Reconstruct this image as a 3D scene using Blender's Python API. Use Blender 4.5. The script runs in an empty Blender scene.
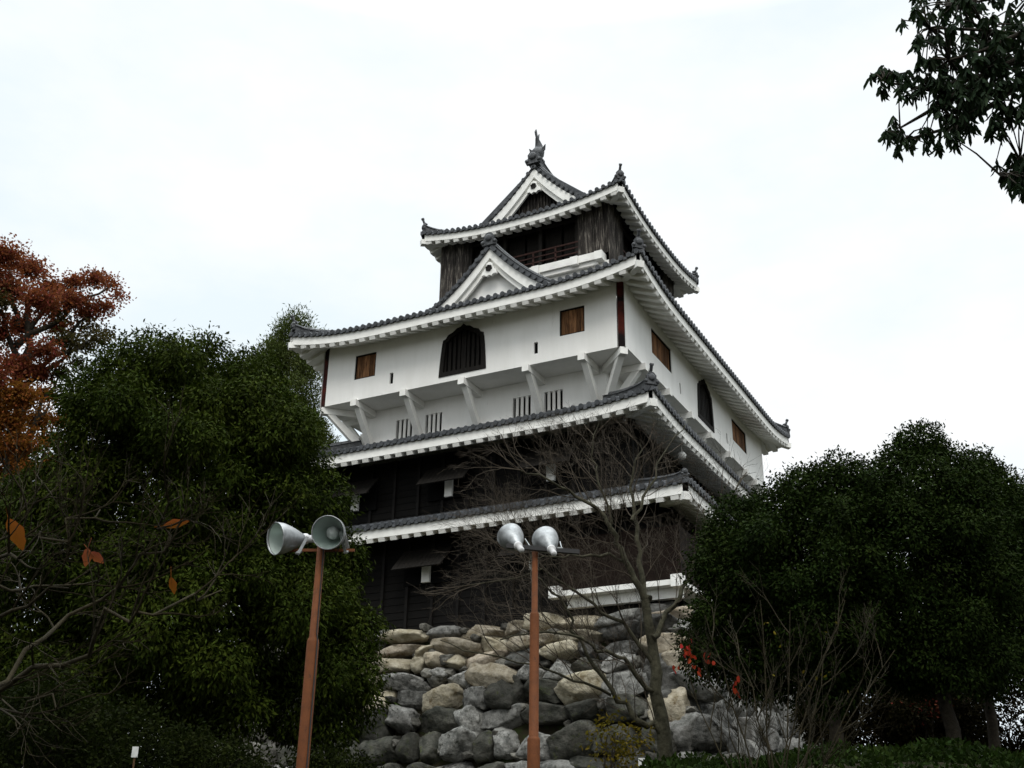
import bpy, bmesh, math, random
import numpy as np
from mathutils import Vector, Matrix
from mathutils.geometry import tessellate_polygon
R = math.radians
random.seed(7)
rng = np.random.default_rng(11)
sc = bpy.context.scene
col = sc.collection

# ------------------------------------------------------------------ camera, sky, sun, exposure
CAM = Vector((13.105, -33.207, 1.6))
RT = Vector((0.8876042, 0.4603624, 0.0150099))
FW = Vector((-0.4261427, 0.8083861, 0.4060965))
UP = Vector((0.1748178, -0.3668493, 0.9137069))
FPX = 1138.86
cd = bpy.data.cameras.new('camera'); cam = bpy.data.objects.new('camera', cd); col.objects.link(cam)
cd.sensor_width = 36; cd.lens = 36 * FPX / 1024; cd.clip_start = 0.1; cd.clip_end = 5000
cam.matrix_world = Matrix(((RT.x, UP.x, -FW.x, CAM.x), (RT.y, UP.y, -FW.y, CAM.y), (RT.z, UP.z, -FW.z, CAM.z), (0, 0, 0, 1)))
sc.camera = cam
SUN_EL, SUN_AZ = 48, 150          # azimuth clockwise from +Y
w = bpy.data.worlds.new('World'); sc.world = w; w.use_nodes = True
nt = w.node_tree; nd = nt.nodes; nd.clear(); ln = nt.links
out = nd.new('ShaderNodeOutputWorld'); bg = nd.new('ShaderNodeBackground'); ln.new(bg.outputs[0], out.inputs[0])
sky = nd.new('ShaderNodeTexSky'); sky.sky_type = 'NISHITA'; sky.sun_disc = False
sky.sun_elevation = R(SUN_EL); sky.sun_rotation = R(SUN_AZ); sky.dust_density = 3.0
tc = nd.new('ShaderNodeTexCoord'); mp = nd.new('ShaderNodeMapping'); mp.inputs['Scale'].default_value = (1.4, 1.4, 3.0)
mp.inputs['Location'].default_value = (0.35, 0.2, 0.0)
nz = nd.new('ShaderNodeTexNoise'); nz.inputs['Scale'].default_value = 1.6; nz.inputs['Detail'].default_value = 6; nz.inputs['Roughness'].default_value = .55
rp = nd.new('ShaderNodeValToRGB'); rp.color_ramp.elements[0].position = .40; rp.color_ramp.elements[0].color = (6.9, 7.65, 8.05, 1)
rp.color_ramp.elements[1].position = .60; rp.color_ramp.elements[1].color = (8.35, 8.45, 8.45, 1)      # thin grey-blue gaps in white cloud
mx = nd.new('ShaderNodeMixRGB'); mx.inputs[0].default_value = .93
sx = nd.new('ShaderNodeSeparateXYZ'); mr = nd.new('ShaderNodeMapRange'); mr.inputs[1].default_value = .66; mr.inputs[2].default_value = .95; mr.inputs[3].default_value = 1.0; mr.inputs[4].default_value = 4.6
ml = nd.new('ShaderNodeMixRGB'); ml.blend_type = 'MULTIPLY'; ml.inputs[0].default_value = 1
ln.new(tc.outputs['Generated'], mp.inputs[0]); ln.new(mp.outputs[0], nz.inputs['Vector']); ln.new(nz.outputs['Fac'], rp.inputs[0])
ln.new(tc.outputs['Generated'], sx.inputs[0]); ln.new(sx.outputs[2], mr.inputs[0])   # an overcast sky is brightest overhead
ln.new(sky.outputs[0], mx.inputs[1]); ln.new(rp.outputs[0], mx.inputs[2]); ln.new(mx.outputs[0], ml.inputs[1]); ln.new(mr.outputs[0], ml.inputs[2]); ln.new(ml.outputs[0], bg.inputs[0])
bg.inputs[1].default_value = 0.1
sd = bpy.data.lights.new('sun', 'SUN'); so = bpy.data.objects.new('sun', sd); col.objects.link(so)
sd.energy = 1.1; sd.angle = R(25); sd.color = (1, .97, .92)
az, el = R(SUN_AZ), R(SUN_EL)
so.rotation_euler = Vector((math.sin(az) * math.cos(el), math.cos(az) * math.cos(el), math.sin(el))).to_track_quat('Z', 'Y').to_euler()
vs = sc.view_settings; vs.view_transform = 'Standard'; vs.look = 'None'; vs.gamma = 1; vs.exposure = 0.40; vs.use_curve_mapping = False

def at(px, py, d):
    """point on the ray through a pixel of the photo, d metres away along the ground"""
    r = RT * ((px - 512) / FPX) - UP * ((py - 384) / FPX) + FW
    return CAM + r * (d / math.hypot(r.x, r.y))

# ------------------------------------------------------------------ materials
def mat(name, c, rough=.8, c2=None, scale=4.0, spots=None, metal=0.0, bump=0.0, bscale=20.0, stretch=(1, 1, 1), spec=.3, island=None, lo=.35, hi=.65, trans=None, bdist=.03):
    m = bpy.data.materials.new(name); m.use_nodes = True
    n = m.node_tree.nodes; l = m.node_tree.links; b = n['Principled BSDF']
    b.inputs['Roughness'].default_value = rough; b.inputs['Metallic'].default_value = metal; b.inputs['Specular IOR Level'].default_value = spec
    b.inputs['Base Color'].default_value = (*c, 1)
    cur = None
    t = n.new('ShaderNodeTexCoord'); mpn = n.new('ShaderNodeMapping'); mpn.inputs['Scale'].default_value = stretch
    l.new(t.outputs['Object'], mpn.inputs[0])
    if c2:
        z = n.new('ShaderNodeTexNoise'); z.inputs['Scale'].default_value = scale; z.inputs['Detail'].default_value = 7; z.inputs['Roughness'].default_value = .62
        l.new(mpn.outputs[0], z.inputs['Vector'])
        r = n.new('ShaderNodeValToRGB'); r.color_ramp.elements[0].position = lo; r.color_ramp.elements[1].position = hi
        r.color_ramp.elements[0].color = (*c, 1); r.color_ramp.elements[1].color = (*c2, 1)
        l.new(z.outputs['Fac'], r.inputs[0]); cur = r.outputs[0]
    if spots:                                   # (colour, scale, threshold)
        z = n.new('ShaderNodeTexNoise'); z.inputs['Scale'].default_value = spots[1]; z.inputs['Detail'].default_value = 9; z.inputs['Roughness'].default_value = .7
        l.new(mpn.outputs[0], z.inputs['Vector'])
        r = n.new('ShaderNodeValToRGB'); r.color_ramp.elements[0].position = spots[2]; r.color_ramp.elements[1].position = spots[2] + .12
        r.color_ramp.elements[0].color = (0, 0, 0, 1); r.color_ramp.elements[1].color = (1, 1, 1, 1)
        l.new(z.outputs['Fac'], r.inputs[0])
        x = n.new('ShaderNodeMixRGB'); x.inputs[1].default_value = (*c, 1); x.inputs[2].default_value = (*spots[0], 1)
        if cur: l.new(cur, x.inputs[1])
        l.new(r.outputs[0], x.inputs[0]); cur = x.outputs[0]
    if island:                                  # brightness spread per loose piece / per object
        if island[0] == 'obj':
            g = n.new('ShaderNodeObjectInfo'); o_ = g.outputs['Random']
        else:
            g = n.new('ShaderNodeNewGeometry'); o_ = g.outputs['Random Per Island']
        r = n.new('ShaderNodeMapRange'); r.inputs[3].default_value = island[1]; r.inputs[4].default_value = island[2]
        l.new(o_, r.inputs[0])
        h = n.new('ShaderNodeHueSaturation'); h.inputs['Color'].default_value = (*c, 1)
        if cur: l.new(cur, h.inputs['Color'])
        l.new(r.outputs[0], h.inputs['Value'])
        if len(island) > 3:
            r2 = n.new('ShaderNodeMapRange'); r2.inputs[3].default_value = .5 - island[3]; r2.inputs[4].default_value = .5 + island[3]
            wn = n.new('ShaderNodeTexWhiteNoise'); wn.noise_dimensions = '1D'; l.new(o_, wn.inputs['W']); l.new(wn.outputs['Value'], r2.inputs[0]); l.new(r2.outputs[0], h.inputs['Hue'])
        cur = h.outputs[0]
    if cur: l.new(cur, b.inputs['Base Color'])
    if bump:
        z = n.new('ShaderNodeTexNoise'); z.inputs['Scale'].default_value = bscale; z.inputs['Detail'].default_value = 8; z.inputs['Roughness'].default_value = .65
        l.new(mpn.outputs[0], z.inputs['Vector'])
        q = n.new('ShaderNodeBump'); q.inputs['Strength'].default_value = bump; q.inputs['Distance'].default_value = bdist
        l.new(z.outputs['Fac'], q.inputs['Height']); l.new(q.outputs[0], b.inputs['Normal'])
    if trans:
        tb = n.new('ShaderNodeBsdfTranslucent'); tb.inputs[0].default_value = (*trans[0], 1)
        ms = n.new('ShaderNodeMixShader'); ms.inputs[0].default_value = trans[1]
        l.new(b.outputs[0], ms.inputs[1]); l.new(tb.outputs[0], ms.inputs[2]); l.new(ms.outputs[0], n['Material Output'].inputs[0])
    return m

M = {}
M['plaster'] = mat('white_plaster', (.76, .75, .715), .85, (.83, .82, .79), .9, ((.60, .59, .55), 1.6, .63), bump=.15, bscale=7, stretch=(2.0, 2.0, .35))
M['plaster_trim'] = mat('white_trim_plaster', (.72, .71, .67), .85, (.82, .81, .77), 2.5, ((.42, .41, .37), 5, .66), bump=.12, bscale=14)
M['tile'] = mat('grey_roof_tile', (0.019, 0.021, 0.024), .55, (0.055, 0.059, 0.064), 6, ((0.13, 0.13, 0.125), 11, .62), bump=.3, bscale=25, spec=.4, island=('isl', .7, 1.35))
M['ridge'] = mat('weathered_ridge_tile', (0.018, 0.020, 0.022), .6, (0.075, 0.077, 0.08), 7, ((0.2624, 0.2624, 0.2460), 6, .63), bump=.5, bscale=18)
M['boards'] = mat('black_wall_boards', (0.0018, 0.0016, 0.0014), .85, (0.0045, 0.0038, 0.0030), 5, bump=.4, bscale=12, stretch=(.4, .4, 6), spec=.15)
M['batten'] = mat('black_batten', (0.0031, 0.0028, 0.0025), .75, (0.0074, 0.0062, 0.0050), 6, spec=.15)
M['greywood'] = mat('weathered_planks', (.014, .012, .011), .85, (.055, .048, .042), 3, ((.22, .20, .17), 3, .54), bump=.6, bscale=14, stretch=(7, 7, .5), island=('isl', .5, 1.5), spec=.1)
M['brownwood'] = mat('orange_brown_planks', (.07, .03, .013), .8, (.27, .135, .062), 3, ((.012, .008, .006), 3.5, .53), bump=.5, bscale=14, stretch=(9, 9, .6), island=('isl', .45, 1.4), spec=.15)
M['darkwood'] = mat('dark_brown_wood', (0.0043, 0.0037, 0.0031), .75, (0.0136, 0.0112, 0.0087), 6, bump=.5, bscale=12, stretch=(7, 7, .6), spec=.15)
M['redwood'] = mat('red_brown_wood', (.022, .009, .007), .75, (.050, .020, .015), 5, ((.012, .007, .006), 4, .55), stretch=(3, 3, .5), spec=.2)
M['cornerwood'] = mat('dark_red_panel', (.008, .005, .005), .8, (.10, .017, .010), 1.1, bump=.2, spec=.1, lo=.47, hi=.66)
M['dark'] = mat('dark_interior', (0.0037, 0.0037, 0.0037), .9, spec=.05)
M['brownwall'] = mat('brown_board_wall', (0.0062, 0.0037, 0.0028), .85, (0.0136, 0.0081, 0.0056), 6, bump=.4, bscale=12, stretch=(.4, .4, 6), spec=.1)
M['rust'] = mat('rust_brown_paint', (.085, .026, .006), .75, (.120, .037, .009), 9, ((.035, .013, .005), 14, .58), bump=.15, bscale=30, spec=.25)
M['black_iron'] = mat('black_iron', (.015, .014, .014), .6, metal=.0)
M['steel'] = mat('galvanised_steel', (.16, .165, .165), .42, (.30, .31, .31), 7, metal=.6)
M['mirror'] = mat('polished_reflector', (.50, .57, .53), .32, metal=.35)
M['lamp_grey'] = mat('lamp_socket', (.38, .37, .37), .6, (.5, .5, .49), 10)
g_ = bpy.data.materials.new('lamp_glass'); g_.use_nodes = True; b_ = g_.node_tree.nodes['Principled BSDF']
b_.inputs['Roughness'].default_value = .05; b_.inputs['Transmission Weight'].default_value = 1; b_.inputs['IOR'].default_value = 1.2; b_.inputs['Base Color'].default_value = (.86, .93, .92, 1); M['glass'] = g_
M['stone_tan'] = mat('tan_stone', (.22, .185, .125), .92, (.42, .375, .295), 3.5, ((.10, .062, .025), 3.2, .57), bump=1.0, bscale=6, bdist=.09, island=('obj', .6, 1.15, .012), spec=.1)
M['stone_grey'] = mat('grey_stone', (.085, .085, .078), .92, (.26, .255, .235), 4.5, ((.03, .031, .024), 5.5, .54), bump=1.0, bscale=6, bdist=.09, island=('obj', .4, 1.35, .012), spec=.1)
M['stone_dark'] = mat('mossy_shaded_stone', (.020, .021, .017), .92, (.065, .063, .053), 3.6, ((.045, .052, .020), 3.4, .56), bump=1.0, bscale=6, bdist=.09, island=('obj', .6, 1.4, .012), spec=.1)  # moss, with the shade under the trees painted into the stone colour
M['stone_pale'] = mat('pale_stone', (.075, .074, .066), .92, (.22, .215, .20), 3.5, ((.05, .05, .04), 4.4, .56), bump=1.0, bscale=6, bdist=.09, island=('isl', .4, 1.25), spec=.1)
M['stone_mix'] = mat('mixed_grey_stone', (.07, .068, .058), .92, (.20, .19, .165), 4.0, ((.03, .03, .022), 5, .54), bump=1.0, bscale=6, bdist=.09, island=('isl', .35, 1.3), spec=.1)
M['earth'] = mat('dark_earth', (0.0136, 0.0112, 0.0068), .95, (0.0279, 0.0248, 0.0124), .8, ((0.0186, 0.0279, 0.0074), 2.0, .5), bump=.6, bscale=8, spec=.1)
M['bark'] = mat('grey_green_bark', (.022, .021, .013), .9, (.062, .058, .038), 7, ((.10, .105, .075), 9, .62), bump=1.0, bscale=16, spec=.1)
M['bark_dark'] = mat('dark_bark', (0.0165, 0.0135, 0.0097), .9, (0.0375, 0.0315, 0.0225), 8, bump=.7, bscale=20, spec=.1)
M['bark_brown'] = mat('brown_bark', (0.0600, 0.0338, 0.0165), .9, (0.1050, 0.0638, 0.0338), 8, bump=.7, bscale=20, spec=.1)
M['twig'] = mat('grey_brown_fine_twigs', (.036, .029, .021), .85, (.075, .060, .043), 5, spec=.1)
M['twig_grey'] = mat('grey_brown_twigs', (.013, .011, .006), .9, (.032, .026, .014), 9, bump=.4, bscale=40, spec=.1)
def leafmat(name, c, c2, sp=.03, v=(.45, 1.7), hue=.015, tr=.12):
    return mat(name, c, .8, c2, .9, island=('isl', v[0], v[1], hue), spec=sp, trans=((c2[0] * 1.6, c2[1] * 1.9, c2[2]), tr))
M['leaf_left'] = leafmat('evergreen_leaf', (.0108, .0172, .0018), (.0245, .0335, .0042), tr=.08)
M['leaf_right'] = leafmat('dark_evergreen_leaf', (.0055, .0108, .0016), (.0115, .0185, .0032), tr=.08)
M['leaf_conifer'] = leafmat('conifer_leaf', (.034, .046, .013), (.055, .066, .020))
M['leaf_maple'] = leafmat('red_maple_leaf', (.085, .026, .015), (.15, .040, .022), hue=.02, tr=.3)
M['leaf_orange'] = leafmat('orange_maple_leaf', (.095, .034, .009), (.16, .058, .014), hue=.02, tr=.3)
M['leaf_olive'] = leafmat('olive_maple_leaf', (0.0300, 0.0255, 0.0105), (0.0488, 0.0360, 0.0150), hue=.02, tr=.25)
M['leaf_near'] = leafmat('overhanging_leaf', (.0075, .0145, .0070), (.014, .022, .011), tr=.12)
M['leaf_cover'] = leafmat('ground_cover_leaf', (.0045, .0095, .0015), (.0105, .018, .003))
M['leaf_yellow'] = leafmat('yellow_leaf', (0.0450, 0.0350, 0.0040), (0.0750, 0.0550, 0.0070), tr=.2)
M['leaf_red'] = leafmat('red_leaf', (0.1100, 0.0090, 0.0060), (0.1700, 0.0175, 0.0100), tr=.25)
M['leaf_redbush'] = leafmat('dull_red_leaf', (.05, .012, .008), (.08, .018, .01), tr=.1)
M['leaf_rust'] = leafmat('dry_orange_leaf', (.085, .026, .006), (.15, .048, .010), tr=.2)
M['leaf_brush'] = leafmat('dull_brush_leaf', (0.0088, 0.0072, 0.0028), (0.0143, 0.0121, 0.0044))
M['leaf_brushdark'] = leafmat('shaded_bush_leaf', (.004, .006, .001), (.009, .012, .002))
M['white_paint'] = mat('white_plate', (.50, .50, .48), .5, (.42, .42, .40), 20)

# ------------------------------------------------------------------ object helpers
def wloc(o):
    v = Vector((0, 0, 0))
    while o: v = v + o.location; o = o.parent
    return v
def tag(o, label=None, cat=None, group=None, kind=None):
    if label: o['label'] = label
    if cat: o['category'] = cat
    if group: o['group'] = group
    if kind: o['kind'] = kind
    return o
def empty(name, loc, label=None, cat=None, group=None):
    o = bpy.data.objects.new(name, None); col.objects.link(o); o.location = loc; o.empty_display_size = .3
    return tag(o, label, cat, group)

class MB:
    def __init__(s): s.v = []; s.f = []; s.sm = []; s.n = 0
    def add(s, v, f, smooth=False):
        o = s.n; s.v.extend([tuple(p) for p in v]); s.n += len(v)
        s.f.extend([tuple(i + o for i in q) for q in f]); s.sm.extend([smooth] * len(f))
    def box(s, c, size, ax=None):
        """box centred at c, full sizes along axes ax (3 unit vectors)"""
        ax = ax or (Vector((1, 0, 0)), Vector((0, 1, 0)), Vector((0, 0, 1))); c = Vector(c)
        V = [c + ax[0] * (size[0] / 2 * i) + ax[1] * (size[1] / 2 * j) + ax[2] * (size[2] / 2 * k) for i in (-1, 1) for j in (-1, 1) for k in (-1, 1)]
        s.add(V, [(0, 1, 3, 2), (4, 6, 7, 5), (0, 4, 5, 1), (2, 3, 7, 6), (0, 2, 6, 4), (1, 5, 7, 3)])
    def beam(s, a, b, wd, ht, up=(0, 0, 1), w2=None):
        a, b = Vector(a), Vector(b); d = b - a; L = d.length; d /= L
        x = d.cross(Vector(up)).normalized(); u = x.cross(d)
        s.box((a + b) / 2, (L, wd, ht), (d, x, u))
    def tube(s, pts, rad, n=8, cap=True, smooth=True):
        pts = [Vector(p) for p in pts]; k = len(pts); V = []; F = []
        ref = None
        for i, p in enumerate(pts):
            d = (pts[min(i + 1, k - 1)] - pts[max(i - 1, 0)]); 
            d = d.normalized() if d.length > 1e-9 else Vector((0, 0, 1))
            if ref is None: ref = d.orthogonal().normalized()
            x = (ref - d * ref.dot(d)); x = x.normalized() if x.length > 1e-6 else d.orthogonal().normalized(); ref = x; y = d.cross(x)
            r = rad[i] if hasattr(rad, '__len__') else rad
            for j in range(n):
                a = 2 * math.pi * j / n; V.append(p + x * (r * math.cos(a)) + y * (r * math.sin(a)))
        for i in range(k - 1):
            for j in range(n): F.append((i * n + j, i * n + (j + 1) % n, (i + 1) * n + (j + 1) % n, (i + 1) * n + j))
        s.add(V, F, smooth)
        if cap:
            s.add(V[:n][::-1], [tuple(range(n))]); s.add(V[-n:], [tuple(range(n))])
    def sweep(s, pts, prof, close=True, smooth=False, cap=True, up=Vector((0, 0, 1))):
        pts = [Vector(p) for p in pts]; k = len(pts); m = len(prof); V = []; F = []
        for i, p in enumerate(pts):
            d = (pts[min(i + 1, k - 1)] - pts[max(i - 1, 0)]).normalized(); x = d.cross(up).normalized(); u = x.cross(d)
            for a, b in prof: V.append(p + x * a + u * b)
        for i in range(k - 1):
            for j in range(m if close else m - 1): F.append((i * m + j, i * m + (j + 1) % m, (i + 1) * m + (j + 1) % m, (i + 1) * m + j))
        s.add(V, F, smooth)
        if cap: s.add(V[:m], [tuple(range(m))[::-1]]); s.add(V[-m:], [tuple(range(m))])
    def prism(s, poly, n, depth):
        """extrude 3D polygon along n by depth"""
        n = Vector(n) * depth; k = len(poly); A = [Vector(p) for p in poly]; B = [p + n for p in A]
        tri = tessellate_polygon([A])
        s.add(A, [t for t in tri]); s.add(B, [tuple(reversed(t)) for t in tri])
        s.add(A + B, [(i, (i + 1) % k, k + (i + 1) % k, k + i) for i in range(k)])
    def lathe(s, c, axis, prof, n=24, smooth=True):
        """prof: list of (along axis, radius)"""
        c = Vector(c); ax = Vector(axis).normalized(); x = ax.orthogonal().normalized(); y = ax.cross(x); V = []; F = []
        for h, r in prof:
            for j in range(n):
                a = 2 * math.pi * j / n; V.append(c + ax * h + x * (r * math.cos(a)) + y * (r * math.sin(a)))
        for i in range(len(prof) - 1):
            for j in range(n): F.append((i * n + j, i * n + (j + 1) % n, (i + 1) * n + (j + 1) % n, (i + 1) * n + j))
        s.add(V, F, smooth)
    def build(s, name, m, parent=None, loc=None):
        me = bpy.data.meshes.new(name); off = wloc(parent) if parent else Vector(loc or (0, 0, 0))
        me.from_pydata([(p[0] - off.x, p[1] - off.y, p[2] - off.z) for p in s.v], [], s.f); me.update()
        me.polygons.foreach_set('use_smooth', s.sm)
        me.materials.append(m); o = bpy.data.objects.new(name, me); col.objects.link(o)
        if parent: o.parent = parent
        else: o.location = off
        return o
def np_obj(name, V, F, m, parent=None, loc=None, smooth=False):
    """fast mesh from numpy: V (n,3), F (k,4)"""
    me = bpy.data.meshes.new(name); off = wloc(parent) if parent else Vector(loc or (0, 0, 0))
    V = V - np.array(off)[None, :]
    me.vertices.add(len(V)); me.vertices.foreach_set('co', V.astype(np.float32).ravel())
    k = F.shape[1]; me.loops.add(F.size); me.loops.foreach_set('vertex_index', F.astype(np.int32).ravel())
    me.polygons.add(len(F)); me.polygons.foreach_set('loop_start', np.arange(0, F.size, k, dtype=np.int32)); me.polygons.foreach_set('loop_total', np.full(len(F), k, dtype=np.int32))
    me.update(calc_edges=True); me.validate()
    if smooth: me.polygons.foreach_set('use_smooth', [True] * len(F))
    me.materials.append(m); o = bpy.data.objects.new(name, me); col.objects.link(o)
    if parent: o.parent = parent
    else: o.location = off
    return o

# ------------------------------------------------------------------ terrain
FH = Vector((FW.x, FW.y, 0)).normalized(); RH = Vector((FH.y, -FH.x, 0))
def sstep(a, b, x):
    t = max(0, min(1, (x - a) / (b - a))); return t * t * (3 - 2 * t)
def ground(x, y):
    dx, dy = x - CAM.x, y - CAM.y; d = dx * FH.x + dy * FH.y; s = dx * RH.x + dy * RH.y
    rr = math.hypot(dx, dy)
    top = 3.2 + .25 * sstep(1.5, 7, s)
    h = top * sstep(6, 19, d)
    h += .10 * math.sin(x * .9 + 1.3 * math.sin(y * .6)) * sstep(3, 12, rr)
    return h * (1 - sstep(60, 160, math.hypot(x + 6, y - 8)) * .0) - 18 * sstep(70, 260, math.hypot(x + 3, y))
gm = MB(); NX = 150
ax_ = [math.copysign(abs(t) ** 3.0 * 1500, t) for t in np.linspace(-1, 1, NX)]
GV = []
for j in range(NX):
    for i in range(NX):
        x = ax_[i] + 6; y = ax_[j] - 14; GV.append((x, y, ground(x, y)))
gm.add(GV, [(j * NX + i, j * NX + i + 1, (j + 1) * NX + i + 1, (j + 1) * NX + i) for j in range(NX - 1) for i in range(NX - 1)], True)
tag(gm.build('ground', M['earth']), kind='structure')

# ------------------------------------------------------------------ the castle keep
J = 18.9                                    # height of the jetty floor; castle axes: front is -Y, right side +X
keep = empty('castle_keep', (-6.5, 8.65, 9.3), 'white plastered castle keep with dark tiled roofs standing on the boulder wall', 'castle')
X0, X1, Y0, Y1 = -13.0, 0.0, 0.0, 17.3

PITCH = .29
def tile_bump(s):
    f = (s / PITCH) % 1.0; d = abs(f - .5)
    return .085 * math.sqrt(max(0, 1 - (d / .27) ** 2)) if d < .27 else -.012
PHI = [0, .16, .235, .27, .36, .5, .64, .73, .765, .84]
class Roof:
    """one tiled slope: corner c, unit eave direction e, unit inward n, length L, height law zf(d), depth dmax(s)"""
    def __init__(r, c, e, n, L, zf, dmax, lift=.3, fall=4.5, lpow=2.4):
        r.c, r.e, r.n, r.L, r.zf, r.dmax, r.lift, r.fall, r.lpow = Vector(c), Vector(e), Vector(n), L, zf, dmax, lift, fall, lpow
    def z(r, s, d):
        q = max(0, 1 - min(s, r.L - s) / r.fall); return r.zf(d) + r.lift * q ** r.lpow * max(0, 1 - d / 3.0)
    def p(r, s, d, dz=0):
        v = r.c + r.e * s + r.n * d; return Vector((v.x, v.y, r.z(s, d) + dz))
    def tiles(r, mb, rows=9):
        n = int(r.L / PITCH); k0 = (r.L - n * PITCH) / 2; S = [0.0]
        S += [k0 + (i + f) * PITCH for i in range(n) for f in PHI if 0 < k0 + (i + f) * PITCH < r.L]; S += [r.L]
        V = []; F = []; m = rows + 2
        for s in S:
            b = tile_bump(s - k0); dm = max(r.dmax(s), .02)
            V.append(r.p(s, 0, -.10))
            for k in range(rows + 1):
                d = dm * k / rows; V.append(r.p(s, d, b))
        for i in range(len(S) - 1):
            for k in range(m - 1): F.append((i * m + k, (i + 1) * m + k, (i + 1) * m + k + 1, i * m + k + 1))
        mb.add(V, F)
        for i in range(n):                      # round end tiles
            s = k0 + (i + .5) * PITCH; c = r.p(s, 0)
            mb.tube([c - r.n * .05 + Vector((0, 0, -.005)), c + r.n * .10 + Vector((0, 0, .01))], .095, 9, smooth=False)
            s2 = k0 + i * PITCH
            if s2 > .1: mb.box(r.p(s2, -.0, -.075), (PITCH * .5, .05, .10), (r.e, r.n, Vector((0, 0, 1))))
    def eave(r, mb, wall, fh=.30, teeth=.47, tw=.25, th=.13, slope=.46):
        """white fascia, soffit and rafters up to depth `wall`"""
        K = 40; V = []
        for i in range(K + 1):
            s = .06 + (r.L - .12) * i / K
            for (d, z) in ((.06, -.09), (.06, -.09 - fh), (.20, -.09 - fh), (.20, -.09)): V.append(r.p(s, d, 0) + Vector((0, 0, z + r.z(s, 0) - r.z(s, d))))
        mb.add(V, [(i * 4 + a, i * 4 + (a + 1) % 4, (i + 1) * 4 + (a + 1) % 4, (i + 1) * 4 + a) for i in range(K) for a in range(4)])
        mb.add(V[:4], [(0, 1, 2, 3)]); mb.add(V[-4:], [(3, 2, 1, 0)])
        zs = lambda s, d: r.z(s, 0) - .09 - fh + .02 + (d - .2) * slope
        V = []
        for i in range(K + 1):
            s = r.L * i / K; m_ = min(wall, s, r.L - s)
            for d in (.2, .2 + max(0, m_ - .2)): q = r.c + r.e * s + r.n * d; V.append(Vector((q.x, q.y, zs(s, d))))
        mb.add(V, [(i * 2, i * 2 + 1, i * 2 + 3, i * 2 + 2) for i in range(K)])
        n = int((r.L - .5) / teeth); k0 = (r.L - n * teeth) / 2
        for i in range(n + 1):
            s = k0 + i * teeth; m_ = min(wall, s, r.L - s)
            if m_ < .3: continue
            a = r.c + r.e * s + r.n * .09; b = r.c + r.e * s + r.n * m_
            a.z = zs(s, .2) - th / 2 - .025; b.z = zs(s, m_) - th / 2 - .025
            mb.beam(a, b, tw, th)
def ridge_prof(wd=.30, ht=.30):
    P = [(-wd / 2 - .05, -.12), (-wd / 2 - .05, 0), (-wd / 2, .02), (-wd / 2, ht * .55), (-wd / 2 - .04, ht * .6), (-wd * .36, ht * .75)]
    P += [(wd * .36 * math.cos(a), ht * .75 + wd * .36 * math.sin(a)) for a in (R(150), R(120), R(90), R(60), R(30))]
    return P + [(wd * .36, ht * .75), (wd / 2 + .04, ht * .6), (wd / 2, ht * .55), (wd / 2, .02), (wd / 2 + .05, 0), (wd / 2 + .05, -.12)]
def oni(mb, p, d, sc_=1.0, horn=True):
    """ridge end tile: shouldered plate with a boss, and the round horn tile on top; d = outward horizontal direction"""
    d = Vector((d[0], d[1], 0)).normalized(); x = d.cross(Vector((0, 0, 1))); p = Vector(p) - d * .03; z = Vector((0, 0, 1))
    out_ = [(-.30, -.16), (-.34, .02), (-.22, .10), (-.24, .26), (-.12, .40), (0, .44), (.12, .40), (.24, .26), (.22, .10), (.34, .02), (.30, -.16)]
    mb.prism([p + x * (a * sc_) + z * (b * sc_) for a, b in out_], d, .12 * sc_)
    mb.lathe(p + z * (.17 * sc_), d, [(.1 * sc_, .17 * sc_), (.17 * sc_, .16 * sc_), (.20 * sc_, .10 * sc_), (.20 * sc_, .0)], 12)
    for sx in (-1, 1): mb.lathe(p + x * (sx * .27 * sc_) - z * (.02 * sc_), d, [(.1 * sc_, .09 * sc_), (.15 * sc_, .08 * sc_), (.16 * sc_, 0)], 8)
    if horn:
        a = p + z * (.40 * sc_); b = a + d * (.16 * sc_) + z * (.34 * sc_)
        mb.tube([a - d * .1, a + d * .05 + z * .10 * sc_, b], .075 * sc_, 9); mb.lathe(b, (b - a), [(-.02, .10 * sc_), (.05, .105 * sc_), (.055, .0)], 10)

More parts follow.
